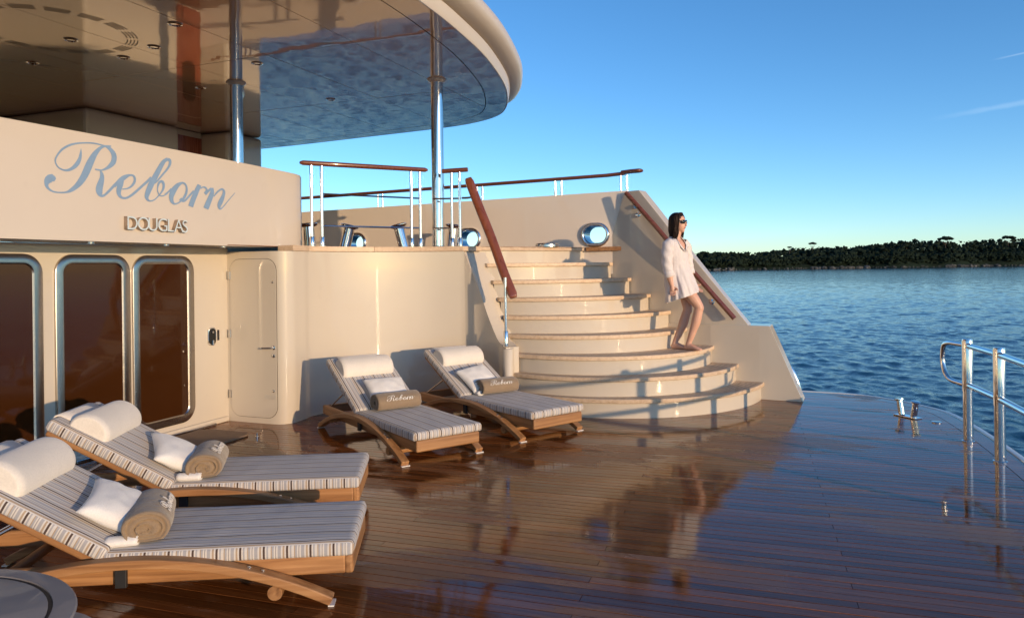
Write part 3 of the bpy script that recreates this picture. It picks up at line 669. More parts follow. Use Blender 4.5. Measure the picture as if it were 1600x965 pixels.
for i, (pts, c) in enumerate(arcs):
    z = .2 * (i + 1); rp = inset(pts, c, .035)
    m = MB(); q = inset(pts, c, .085)
    m.loft([[(p[0] - SO[0], p[1] - SO[1], .2 * i - .05 if i else 0.0), (p[0] - SO[0], p[1] - SO[1], z - .045), (b[0] - SO[0], b[1] - SO[1], z - .045), (b[0] - SO[0], b[1] - SO[1], .2 * i - .05 if i else 0.0)] for p, b in zip(rp, q)], True)
    m.build('riser', 'cream_paint', stt, smooth=True)
    if i < 8:
        nx = inset(arcs[i + 1][0], arcs[i + 1][1], .06)
        poly = pts + list(reversed(nx))
        m = MB(); n = len(pts)
        for zz in (z - .045, z): m.add([(p[0] - SO[0], p[1] - SO[1], zz) for p in poly], [(k, k + 1, 2 * n - 2 - k, 2 * n - 1 - k) for k in range(n - 1)])
        N2 = 2 * n
        m.add([(p[0] - SO[0], p[1] - SO[1], z - .045) for p in poly] + [(p[0] - SO[0], p[1] - SO[1], z) for p in poly], [(k, (k + 1) % N2, N2 + (k + 1) % N2, N2 + k) for k in range(N2)])
        bmt = m.build('tread', 'teak_pale', stt)
        bm = bmesh.new(); bm.from_mesh(bmt.data); bmesh.ops.remove_doubles(bm, verts=bm.verts, dist=1e-5); bmesh.ops.recalc_face_normals(bm, faces=bm.faces); bm.to_mesh(bmt.data); bm.free()
        mo = bmt.modifiers.new('bevel', 'BEVEL'); mo.width = .010; mo.segments = 3; mo.limit_method = 'ANGLE'; mo.angle_limit = R(50)
        # caulked joints following the nosing
        for j, dd in enumerate((.055, .11, .165, .22)):
            if i > 3 and j > 1: break
            s = inset(pts, c, dd)[1:-1]
            s = [p for p in s if all(math.hypot(p[0] - a[0], p[1] - a[1]) > .03 for a in nx)]
            # stop where the next riser begins
            keep = []
            for p in s:
                l = math.hypot(p[0] - arcs[i + 1][1][0], p[1] - arcs[i + 1][1][1]); r2 = math.hypot(nx[8][0] - arcs[i + 1][1][0], nx[8][1] - arcs[i + 1][1][1])
                if l > r2 + .05: keep.append(p)
            if len(keep) > 2:
                mm = MB(); e = offset_path(keep, .004)
                mm.add([(p[0] - SO[0], p[1] - SO[1], z + .0012) for p in keep] + [(p[0] - SO[0], p[1] - SO[1], z + .0012) for p in e], [(k, k + 1, len(keep) + k + 1, len(keep) + k) for k in range(len(keep) - 1)])
                mm.build('caulk_line', 'dark_gap', bmt)
# ================================================================== UPPER DECK
land = arcs[8][0]
bul = [tuple(p)[:2] for p in catmull([(-14, 9.62, 0), (-11, 9.58, 0), (-7.4, 9.52, 0), (-4.7, 9.46, 0), (-3.2, 9.42, 0), (-2.08, 9.38, 0)], 6)]
ud = [(-5.02, -1.0), (-5.02, 6.62)] + [(p[0] - .03, p[1] + .02) for p in sw[9:]] + [(p[0], p[1]) for p in land] + [(-2.09, 9.40)] + list(reversed([(p[0], p[1] + .1) for p in bul[:-1]])) + [(-14, -1.0)]
m = MB(); m.prism(ud, 1.7905, 1.797)
structure(m.build('upper_deck', 'deck_teak'))
m = MB(); n = len(land); e = inset(land, arcs[8][1], .16)
m.loft([[(p[0], p[1], 1.752), (b[0], b[1], 1.752), (b[0], b[1], 1.803), (p[0], p[1], 1.803)] for p, b in zip(land, e)], True)
for vtx in range(len(m.v)): m.v[vtx] = (m.v[vtx][0] - SO[0], m.v[vtx][1] - SO[1], m.v[vtx][2])
m.build('landing_nosing', 'teak_pale', stt, bevel=.008)
MB().prism([(p[0] - SO[0], p[1] - SO[1]) for p in ((-3.655, 7.735), (-3.50, 7.945), (-3.60, 8.15), (-3.95, 7.95))], 1.7455, 1.8022).build('corner_board', 'teak_pale', stt, bevel=.005)
# ================================================================== BULWARK
bw = thing('bulwark', 'cream starboard bulwark with chrome mooring openings and stepped stair wall', 'wall', (-2, 9.4, 0))
def relb(p): return [(x + 2, y - 9.4) for x, y in p]
m = MB(); wall_solid(m, relb(bul), .22, 1.45, [2.52 + .013 * (p[0] + 2.08) for p in bul])
# mooring openings are cut right through the plating
def at_bul(x):
    for a, b in zip(bul[:-1], bul[1:]):
        if a[0] <= x <= b[0]:
            u = (x - a[0]) / (b[0] - a[0]); return Vector((x, a[1] + (b[1] - a[1]) * u, 0)), Vector((b[0] - a[0], b[1] - a[1], 0)).normalized()
wall = m.build('wall', 'bulwark_lit_cream', bw)
FL = [(-2.50, 1.965), (-4.35, 1.955), (-6.25, 1.945)]
for x, z in FL:
    p, t_ = at_bul(x); nrm = Vector((-t_.y, t_.x, 0))
    ct = MB(); pts = rrect(-.155, .155, -.118, .118, .115)
    ct.loft([[Vector((p.x + 2, p.y - 9.4, z)) + t_ * a + nrm * s + Vector((0, 0, b)) for a, b in pts] for s in (-.3, .6)], True)
    co = ct.build('cut', 'chrome')
    md = wall.modifiers.new('b', 'BOOLEAN'); md.object = co; md.operation = 'DIFFERENCE'; md.solver = 'EXACT'
    co.location = bw.location; bpy.context.view_layer.update()
    dg = bpy.context.evaluated_depsgraph_get(); nm = bpy.data.meshes.new_from_object(wall.evaluated_get(dg)); wall.modifiers.clear(); wall.data = nm
    bpy.data.objects.remove(co)
    rg = MB(); rings = []
    for o, s in ((-.010, .22), (-.010, .0), (-.004, -.03), (.012, -.042), (.032, -.034), (.042, -.012), (.042, .002)):
        rings.append([Vector((p.x + 2, p.y - 9.4, z)) + t_ * a + nrm * s + Vector((0, 0, b)) for a, b in rrect(-.155 - o, .155 + o, -.118 - o, .118 + o, .115 + o)])
    rg.loft(rings, False); rg.build('fairlead', 'chrome', bw, smooth='all')
# sloping panel beside the stairs and the lower block under it
def wy(x):
    T = [(-2.7, 9.50), (-2.4, 9.40), (-2.0, 9.25), (-1.5, 9.08), (-1.0, 8.97), (-.41, 8.90), (.02, 8.87), (.2, 8.85)]
    for a, b in zip(T[:-1], T[1:]):
        if a[0] <= x <= b[0]: return a[1] + (b[1] - a[1]) * (x - a[0]) / (b[0] - a[0])
    return T[-1][1]
xs = [-2.62, -2.35, -2.09, -2.0, -1.89] + [-1.89 + 1.32 * k / 8 for k in range(1, 9)]
m = MB(); wall_solid(m, relb([(x, wy(x) + .035) for x in xs]), .17, 0.0, [1.74, 1.74, 2.50, 2.505, 2.505] + [2.505 - 1.655 * k / 8 for k in range(1, 9)])
m.build('sloping_panel', 'cream_paint', bw, bevel=.008)
xs = [-1.75, -1.6, -1.4, -1.0, -.7, -.45, -.345] + [-.335 + .345 * k / 3 for k in range(4)]
m = MB(); wall_solid(m, relb([(x, wy(x) if x > -2.4 else 9.40 - (x + 2.4) * .3) for x in xs]), .30, 0.0, [.846] * 7 + [.838, .56, .28, .005])
m.build('stair_side_block', 'cream_paint', bw, bevel=.01)
MB().box((-.62, -.06, 1.748), (-.085, .0, 1.802)).build('ledge_board', 'teak_y', bw, bevel=.006)
MB().tube([(-1.93 + 2, wy(-1.93) + .02 - 9.4, 2.30), (-1.93 + 2, wy(-1.93) + .035 - 9.4, 2.302)], .03, 14).build('step_light', 'chrome', bw)
m = MB(); m.tube(catmull([(1.98, -.20, .02), (1.955, -.20, .14), (1.91, -.20, .27), (1.87, -.20, .34)], 5), .03, 10); m.build('side_fairlead', 'chrome', bw, smooth=True)
# teak handrail on chrome brackets along the sloping panel
ht = thing('stair_handrail', 'straight varnished teak handrail on the sloping starboard wall', 'handrail', (-1.4, 9.0, 1.5))
hp = [(-2.05, wy(-2.05) - .045, 2.475), (-1.6, wy(-1.6) - .045, 1.97), (-1.2, wy(-1.2) - .045, 1.48), (-.72, wy(-.72) - .045, .925)]
hp = catmull([(a + 1.4, b - 9.0, c - 1.5) for a, b, c in hp], 6)
m = MB(); m.tube(hp, .03, 14); m.build('rail', 'varnish', ht, smooth=True)
for k in (3, 15):
    p = hp[k]; m = MB(); m.tube([p + Vector((0, 0, -.02)), p + Vector((-.03, .02, -.055)), p + Vector((-.05, .12, -.06))], .01, 8)
    m.lathe([(.032, 0), (.032, .01), (.015, .014)], 14, Matrix.Translation(p + Vector((-.05, .085, -.06))) @ Matrix.Rotation(R(90), 4, 'X')); m.build('bracket', 'chrome', ht, smooth=True)
# teak-capped rail on top of the bulwark
rt = thing('bulwark_rail', 'long varnished teak rail on paired chrome posts atop the bulwark', 'railing', (-4, 10, 2.52))
rp = [(p[0] + 4, p[1] + .08 - 10, .225 + .013 * (p[0] + 2.08)) for p in bul if p[0] < -2.3] + [(-2.12 + 4, 9.45 - 10, .232)]
m = MB(); m.tube(rp, .03, 12, True, [(.055, .024)] * len(rp)); m.build('rail', 'varnish', rt, smooth=True)
m = MB(); m.tube(catmull([(-2.14 + 4, -.55, .245), (-2.03 + 4, -.572, .25), (-1.92 + 4, -.6, .25), (-1.87 + 4, -.62, .25)], 4), .03, 14, True, [(.07, .028)] * 9 + [(.066, .026), (.055, .022), (.035, .014), (.012, .006)]); m.build('rail_end', 'varnish', rt, smooth=True)
for x in (-2.17, -2.09, -3.08, -2.99, -4.25, -4.17, -5.9, -5.82, -8.4, -8.3, -10.5, -10.4):
    p = at_bul(x)[0] if x < -2.1 else Vector((x, 9.385, 0))
    m = MB(); m.tube([(p.x + 4, p.y + .08 - 10, .013 * (x + 2.08) - .004), (p.x + 4, p.y + .08 - 10, .215 + .013 * (x + 2.08))], .015, 10); m.build('stanchion', 'chrome', rt, smooth=True)
# ================================================================== PULPIT RAILINGS
def rail_section(label, a, b, posts, rods, ext=None):
    o = Vector((*a, 1.8)); t_ = thing('pulpit_railing', label, 'railing', o, 0)
    A = Vector((*a, 2.70)) - o; B = Vector((*b, 2.715)) - o; d = (B - A)
    m = MB(); m.tube([A, A + d * .02, A + d * .5, A + d * .98, B], .03, 14, True, [(.018, .014), (.034, .026), (.036, .027), (.034, .026), (.018, .014)]); m.build('rail', 'varnish', t_, smooth=True)
    for u in posts:
        p = A + d * u; m = MB(); m.tube([(p.x, p.y, .0), (p.x, p.y, .885)], .0175, 12)
        po = m.build('post', 'chrome', t_, smooth=True)
        m = MB(); m.lathe([(.034, .003), (.034, .012), (.027, .016), (.027, .10), (.023, .108)], 16, Matrix.Translation((p.x, p.y, 0))); m.build('socket', 'chrome', po, smooth=True)
    for z, u0, u1 in rods:
        p = A + d * u0; q = A + d * u1; m = MB(); m.tube([(p.x, p.y, z), (q.x, q.y, z)], .010, 8); m.build('rod', 'chrome', t_, smooth=True)
    return t_
rail_section('longer teak-topped chrome railing left of the big roof pole', (-4.99, 6.53), (-4.11, 7.77), (.08, .155, .86, .935), [(.575, .155, .935), (.225, .155, .935)])
t_ = rail_section('short teak-topped chrome railing between roof pole and stair head', (-3.96, 7.85), (-3.66, 7.95), (.37, .67), [(.575, -.35, .67), (.225, -.35, .67)])
# left stair handrail: curved teak board on a chrome rod
lt = thing('curved_stair_rail', 'thick red-brown curved teak handrail at the left of the stairs', 'handrail', (-2.995, 7.435, .68))
cp = catmull([(-3.60, 7.83, 2.58), (-3.44, 7.77, 2.24), (-3.25, 7.67, 1.88), (-3.04, 7.52, 1.48), (-2.90, 7.43, 1.235)], 6)
cp = [p - Vector((-2.995, 7.435, .68)) for p in cp]
m = MB(); rings = []
for i, p in enumerate(cp):
    a = cp[max(i - 1, 0)]; b = cp[min(i + 1, len(cp) - 1)]; tn = (b - a).normalized()
    sd_ = Vector((math.cos(YAW), math.sin(YAW), 0)); sd_ = (sd_ - tn * sd_.dot(tn)).normalized(); up_ = tn.cross(sd_).normalized()
    e = .82 if i in (0, len(cp) - 1) else 1.0
    rings.append([p + sd_ * (x * e) + up_ * (y * e) for x, y in [(.052 * math.copysign(abs(math.cos(q)) ** .6, math.cos(q)), .034 * math.copysign(abs(math.sin(q)) ** .6, math.sin(q))) for q in [2 * PI * k / 20 for k in range(20)]]])
rings.insert(0, [r * .9 + cp[0] * .1 - (cp[1] - cp[0]).normalized() * .014 for r in rings[0]]); rings.append([r * .9 + cp[-1] * .1 + (cp[-1] - cp[-2]).normalized() * .014 for r in rings[-1]])
m.loft(rings, True); m.build('rail', 'varnish_z', lt, smooth='all')
m = MB(); m.tube([(0, 0, .012), (0, 0, .76)], .0175, 12); ro = m.build('rod', 'chrome', lt, smooth=True)
MB().lathe([(.036, .014), (.036, .022), (.028, .028), (.028, .17), (.022, .18)], 16).build('socket', 'chrome', ro, smooth=True)
m = MB(); m.tube(catmull([(-.74, .50, 1.70), (-.62, .47, 1.70), (-.56, .43, 1.74), (-.545, .40, 1.80)], 5), .012, 8); m.build('upper_bracket', 'chrome', lt, smooth=True)
# ================================================================== MOORING BITTS
def bitt(x, y, lean, label):
    t_ = thing('mooring_bitt', label, 'bollard', (x, y, 1.797), 0, 'chrome bitts on the mooring deck')
    M = Matrix.Rotation(YAW, 4, 'Z') @ Matrix.Rotation(R(lean), 4, 'Y')
    MB().lathe([(.11, 0), (.11, .012), (.085, .02), (.08, .03)], 24).build('base', 'chrome', t_, smooth=True)
    MB().lathe([(.072, .0), (.070, .30)], 24, M).build('post', 'chrome', t_, smooth=True)
    MB().lathe([(.070, .298), (.10, .312), (.118, .325), (.12, .335), (.105, .345), (.04, .35)], 24, M).build('cap', 'chrome', t_, smooth=True)
def place(a, d): return a * math.cos(YAW) - d * math.sin(YAW), a * math.sin(YAW) + d * math.cos(YAW)
bitt(*place(-2.21, 9.7), 14, 'right-leaning chrome bitt behind the left end of the long railing')
bitt(*place(-1.41, 9.7), -14, 'left-leaning chrome bitt behind the right end of the long railing')
bitt(*place(-2.57, 9.4), -4, 'chrome bitt half hidden beside the end of the name board')
bitt(*place(-.82, 10.0), 6, 'chrome bitt behind the short railing by the roof pole')
m = MB(); m.lathe([(.15, 0), (.15, .03), (.135, .045), (.05, .05)], 28); o = m.build('deck_hatch', 'steel', smooth=True, loc=(*place(.45, 9.35), 1.803)); tag(o, 'low dark round hatch at the landing edge left of the mooring opening', 'hatch')
# ================================================================== ROOF
CZ = 3.85
rh = [(-14.0, 11.35), (-11.5, 11.33), (-9.2, 11.26), (-7.18, 11.06), (-5.46, 10.86), (-4.75, 10.66), (-4.25, 10.33), (-3.92, 9.85), (-3.62, 9.15), (-3.40, 8.45), (-3.18, 7.42), (-3.08, 6.6), (-3.03, 5.9), (-3.01, 4.9)]
rs = [tuple(p)[:2] for p in catmull([(x, y, 0) for x, y in rh], 4)]
roof_ring = rs + [(x, 2 * YC - y) for x, y in reversed(rs[:-1])]        # clockwise from above
RO = (-6.5, 6.4); rt_ = thing('roof_overhang', 'glossy beige roof overhang with rounded cream rim', 'roof', (*RO, CZ))
def rr_(pts, z): return [(x - RO[0], y - RO[1], z) for x, y in pts]
prof = [(-.02, .004), (0, 0), (.006, .01), (.03, .125), (.022, .135), (.0, .138), (.0, .150), (.04, .152), (.11, .168), (.17, .20), (.20, .245), (.205, .30), (.185, .35), (.12, .385), (.0, .40), (-.5, .41)]
m = MB(); rings = [rr_(offset_path(roof_ring, o), z) for o, z in prof]
m.sheet(rings); m.build('rim', 'cream_fascia', rt_, smooth=True)
m = MB(); tp = offset_path(roof_ring, -.49); n = len(tp); m.add(rr_(tp, .409), [tuple(range(n))]); m.build('roof_top', 'white_paint', rt_)
m = MB(); m.add(rr_(offset_path(roof_ring, -.01), .02), [tuple(range(len(roof_ring)))]); m.build('seam_backing', 'dark_gap', rt_)
# margin panel between rim and field
i0 = offset_path(roof_ring, -.015); i1 = offset_path(roof_ring, -.30); i2 = offset_path(roof_ring, -.312)
def strip(a, b, z0, z1):
    mm = MB(); mm.loft([[(p[0] - RO[0], p[1] - RO[1], z0), (q[0] - RO[0], q[1] - RO[1], z0), (q[0] - RO[0], q[1] - RO[1], z1), (p[0] - RO[0], p[1] - RO[1], z1)] for p, q in zip(a, b)], True); return mm
strip(i0, i1, .003, .012).build('margin_panel', 'ceiling_lacquer', rt_)
xs = [-14, -12.7, -11.6, -10.55, -9.5, -8.45, -7.4, -6.35, -5.3, -4.2, -2.9]; ys = [-2.0, .4, 2.2, 4.2, 6.4, 8.6, 11.6]
for a, b in zip(xs[:-1], xs[1:]):
    for c_, d_ in zip(ys[:-1], ys[1:]):
        q = [(a + .004, c_ + .004), (b - .004, c_ + .004), (b - .004, d_ - .004), (a + .004, d_ - .004)]
        q = clip_deck(q, i2)
        if len(q) >= 3:
            q = list(reversed(q)); n = len(q)
            z = random.uniform(.003, .0042); w = random.gauss(0, .0006); u = random.gauss(0, .0006); cx = sum(p[0] for p in q) / n; cy = sum(p[1] for p in q) / n
            mm = MB(); mm.add([(p[0] - RO[0], p[1] - RO[1], z + (p[0] - cx) * w + (p[1] - cy) * u) for p in q] + [(p[0] - RO[0], p[1] - RO[1], .012) for p in q], [tuple(range(n)), tuple(range(2 * n - 1, n - 1, -1))] + [(k, (k + 1) % n, n + (k + 1) % n, n + k) for k in range(n)])
            mm.build('ceiling_panel', 'ceiling_lacquer', rt_)
for x, y in ((-6.15, 5.7), (-6.75, 5.85), (-6.7, 5.2), (-7.2, 4.6), (-7.8, 5.6), (-5.4, 5.25), (-5.6, 6.6), (-5.9, 8.4), (-7.0, 7.2), (-8.2, 4.4)):
    MB().lathe([(.062, .004), (.066, -.004), (.05, -.008), (.046, .0)], 20, Matrix.Translation((x - RO[0], y - RO[1], 0))).build('downlight', 'chrome', rt_, smooth=True)
# round air vent: segments of concentric slots
vc = (-6.62, 4.95)
for k in range(16):
    mm = MB()
    for j in range(4):
        r0 = .63 + j * .03; a0 = 2 * PI * k / 16 + .05; a1 = 2 * PI * (k + 1) / 16 - .05
        L = [a0 + (a1 - a0) * q / 5 for q in range(6)]
        mm.add([(vc[0] + r0 * math.cos(a) - RO[0], vc[1] + r0 * math.sin(a) - RO[1], .0012) for a in L] + [(vc[0] + (r0 + .010) * math.cos(a) - RO[0], vc[1] + (r0 + .010) * math.sin(a) - RO[1], .0012) for a in L], [(q, q + 1, 7 + q, 6 + q) for q in range(5)])
    mm.build('vent_slot', 'vent_brown', rt_)
# poles
for (x, y), lab in (((-4.12, 8.06), 'tall chrome pole by the short railing, holding the roof corner'), ((-6.42, 7.18), 'tall chrome pole rising behind the name board')):
    t_ = thing('roof_pole', lab, 'pole', (x, y, 1.797), 0, 'chrome poles holding the roof')
    m = MB(); m.lathe([(.075, 0), (.075, 2.056)], 32); m.build('post', 'chrome', t_, smooth=True)
    m = MB(); m.lathe([(.076, 2.02), (.10, 2.03), (.115, 2.045), (.118, 2.057), (.075, 2.057)], 28); m.build('collar', 'white_paint', t_, smooth=True)
    m = MB(); m.lathe([(.11, .0), (.11, .014), (.078, .024)], 28); m.build('foot', 'chrome', t_, smooth=True)
# ================================================================== UPPER DECKHOUSE
dh = thing('deckhouse', 'shaded cream deckhouse with red-brown door beneath the roof', 'deckhouse', (-9.2, 8, 1.8))
def dbox(name, a, b, mat, **k): return MB().box((a[0] + 9.2, a[1] - 8, a[2] - 1.8), (b[0] + 9.2, b[1] - 8, b[2] - 1.8)).build(name, mat, dh, **k)
dbox('aft_block', (-13, 7.35, 1.80), (-9.2, 9.0, 3.846), 'cream_paint', bevel=.05)
dbox('door_recess', (-13, 9.0, 1.80), (-9.32, 9.58, 3.846), 'cream_paint')
dr_ = dbox('door', (-9.318, 9.03, 1.83), (-9.27, 9.55, 3.75), 'varnish_red', bevel=.01)
MB().loft([[(x, a + 1.29, b + 1.25) for a, b in rrect(-.13, .13, -.32, .32, .10)] for x in (-.068, -.062)]).build('pane', 'tinted_glass', dr_)
dbox('side_block', (-13, 9.58, 1.80), (-8.75, 10.42, 3.846), 'cream_paint', bevel=.06)
dbox('inner_wall', (-13, -1.0, 1.80), (-11.3, 7.35, 3.846), 'cream_paint')
for y in (-.2, 1.7, 3.6, 5.5): dbox('glass_door', (-11.298, y, 1.85), (-11.27, y + 1.6, 3.6), 'tinted_glass', bevel=.01)
m = MB(); m.tube([(.42, 1.72, 1.45), (.52, 1.72, 1.45)], .05, 12); m.lathe([(.03, 0), (.09, .10), (.095, .25), (.06, .33)], 18, Matrix.Translation((.56, 1.72, 1.2))); m.build('wall_lamp', 'chrome', dh, smooth=True)
# upper deck sofa, dark against the wall, seen mirrored in the ceiling
sf = thing('deck_sofa', 'low cushioned sofa on the upper deck behind the name board', 'sofa', (-7.4, 3.4, 1.797))
MB().box((-.45, -1.3, 0), (.45, 1.3, .28)).build('base', 'varnish_red', sf, bevel=.03)
for k in range(3): MB().box((-.42, -1.28 + k * .86, .282), (.42, -.44 + k * .86, .44)).build('seat_cushion', 'pillow_white', sf, bevel=.05, seg=3)
for k in range(3): MB().box((-.44, -1.28 + k * .86, .442), (-.22, -.44 + k * .86, .74)).build('back_cushion', 'towel_taupe', sf, bevel=.06, seg=3)
# ================================================================== STERN RAIL
sr = thing('stern_rail', 'polished stainless rail with looped end at the stern edge', 'railing', (1.33, 7.33, 0))
posts = [(1.33, 7.33), (1.42, 6.66), (1.47, 5.9), (1.49, 5.0)]
for x, y in posts:
    m = MB(); m.lathe([(.05, .0), (.05, .012), (.039, .016), (.039, .44)], 22, Matrix.Translation((x - 1.33, y - 7.33, 0))); po = m.build('post', 'chrome', sr, smooth=True)
    m = MB(); m.lathe([(.043, .438), (.043, .865), (.038, .885), (.015, .89)], 22, Matrix.Translation((x - 1.33, y - 7.33, 0))); m.build('sleeve', 'chrome', po, smooth=True)
for z in (.83, .49):
    for (x0, y0), (x1, y1) in zip(posts[:-1], posts[1:]):
        m = MB(); m.tube([(x0 - 1.33, y0 - 7.33, z), (x1 - 1.33, y1 - 7.33, z)], .026, 14); m.build('tube', 'chrome', sr, smooth=True)
lp = catmull([(0, 0, .83), (-.05, .13, .83), (-.10, .26, .825), (-.125, .34, .79), (-.13, .365, .70), (-.128, .36, .62), (-.115, .32, .54), (-.09, .24, .50), (-.04, .10, .49), (0, 0, .49)], 5)
m = MB(); m.tube(lp, .021, 14); m.build('end_loop', 'chrome', sr, smooth='all')
# twin bollard and a deck socket
tb = thing('twin_bollard', 'small chrome twin bollard on the wet deck near the stern curve', 'bollard', (.985, 8.33, 0.0015), R(-48))
MB().box((-.13, -.05, 0), (.13, .05, .012)).build('base_plate', 'chrome', tb, bevel=.004)
for s in (-1, 1):
    M = Matrix.Translation((s * .07, 0, .012)) @ Matrix.Rotation(R(s * 10), 4, 'Y')
    MB().lathe([(.032, 0), (.030, .14), (.046, .148), (.046, .158), (.02, .162)], 18, M).build('horn', 'chrome', tb, smooth=True)
MB().lathe([(.045, .001), (.045, .008), (.03, .012)], 18).build('deck_socket', 'chrome', smooth=True, loc=(1.21, 8.12, 0.001))
tag(bpy.data.objects['deck_socket'], 'tiny flush chrome fitting between twin bollard and rail', 'deck fitting')
# door mat and stop by the wall
dm = MB(); dm.prism(rrect(-.30, .30, -.62, .62, .12), 0.002, .022); o = dm.build('door_mat', 'mat_brown', loc=(-5.12, 4.95, 0), bevel=.005); tag(o, 'brown mat lying before the tinted doors', 'mat')
ds = thing('door_stop', 'short chrome stop standing on the deck by the brown mat', 'door stop', (-4.72, 5.5, 0.002))
MB().lathe([(.018, 0), (.018, .008), (.010, .012), (.010, .036), (.006, .04)], 14).build('pin', 'chrome', ds, smooth=True)
# ================================================================== TABLE in the near corner
tt = thing('round_table', 'grey round table in the near left corner with dark groove', 'table', (-2.62, 1.325, 0))
m = MB(); m.lathe([(.05, .425), (.53, .425), (.555, .432), (.56, .442), (.555, .450), (.54, .453), (.49, .453), (.49, .43)], 72); m.v and None
m.build('top_ring', 'table_grey', tt, smooth=True)
m = MB(); m.lathe([(.05, .44), (.476, .44), (.476, .450), (.472, .4525), (.05, .4525)], 64); m.build('top_disc', 'table_grey', tt, smooth=True)
m = MB(); m.lathe([(.477, .440), (.489, .440), (.489, .4475), (.477, .4475)], 64); m.build('groove', 'black_rubber', tt)
m = MB(); m.lathe([(.13, 0.002), (.13, .03), (.06, .06), (.05, .30), (.12, .424)], 32); m.build('pedestal', 'steel', tt, smooth=True)
oo = thing('low_stool', 'low grey rounded stool tucked beside the round table', 'stool', (-2.69, 1.79, 0))
m = MB(); m.lathe([(.24, 0.002), (.30, .04), (.32, .16), (.30, .20), (.2, .205)], 48); m.build('seat', 'table_grey', oo, smooth=True)

# ================================================================== LOUNGERS
def rounded_pad(L0, L1, Wd, z0, z1, r, nx=30, ny=16, puff=.008, seed=0):
    """cushion with soft edges: top uses lengthwise stripes, long sides cross stripes"""
    m = MB()
    hx = (L1 - L0) / 2; cx = (L0 + L1) / 2
    ring0 = []
    # cross-section profile going round (y,z)
    prof = []
    hy = Wd / 2; zc = (z0 + z1) / 2
    for k in range(5): a = R(-90 + 90 * k / 4); prof.append((hy - r * .6 + r * .6 * math.cos(a), z0 + r * .6 + r * .6 * math.sin(a)))
    for k in range(5): a = R(90 * k / 4); prof.append((hy - r + r * math.cos(a), z1 - r + r * math.sin(a)))
    for k in range(1, 12): prof.append((hy - r - (2 * hy - 2 * r) * k / 12, z1))
    for k in range(5): a = R(90 + 90 * k / 4); prof.append((-hy + r + r * math.cos(a), z1 - r + r * math.sin(a)))
    for k in range(5): a = R(180 + 90 * k / 4); prof.append((-hy + r * .6 + r * .6 * math.cos(a), z0 + r * .6 + r * .6 * math.sin(a)))
    n = len(prof); rings = []
    us = [0, .008, .02, .035] + [.05 + .9 * k / 24 for k in range(25)] + [.965, .98, .992, 1]
    for u in us:
        x = L0 + (L1 - L0) * u; e = min(u, 1 - u) * (L1 - L0)
        sh = 1 if e > r else math.sqrt(max(0, 1 - ((r - e) / r) ** 2))
        k_ = r * (1 - sh)
        ring = []
        for y, z in prof:
            yy = math.copysign(max(abs(y) - k_ * .9, 0), y) if abs(y) > hy - r else y * (1 - k_ / hy * .9)
            zz = zc + (z - zc) * (1 - (1 - sh) * .55)
            if z >= z1 - 1e-6: zz += puff * math.sin(PI * u) ** .4 * math.cos(y / hy * PI / 2) + .003 * mnoise.noise(Vector((x * 7 + seed, y * 7, 0)))
            ring.append((x, yy, zz))
        rings.append(ring)
    base = len(m.v); m.v += [p for rg in rings for p in rg]
    for i in range(len(rings) - 1):
        for k in range(n):
            k2 = (k + 1) % n; y = (prof[k][0] + prof[k2][0]) / 2
            m.f.append((base + i * n + k, base + i * n + k2, base + (i + 1) * n + k2, base + (i + 1) * n + k))
            m.mi.append(1 if abs(y) > hy - r * .35 else 0)
    m.f.append(tuple(base + k for k in range(n))); m.mi.append(0)
    o = base + (len(rings) - 1) * n; m.f.append(tuple(o + k for k in range(n - 1, -1, -1))); m.mi.append(0)
    return m
BA = R(29.5); PVX, PVZ = 1.115, .215
def backM(): return Matrix.Translation((PVX, 0, PVZ)) @ Matrix.Rotation(-BA, 4, 'Y')
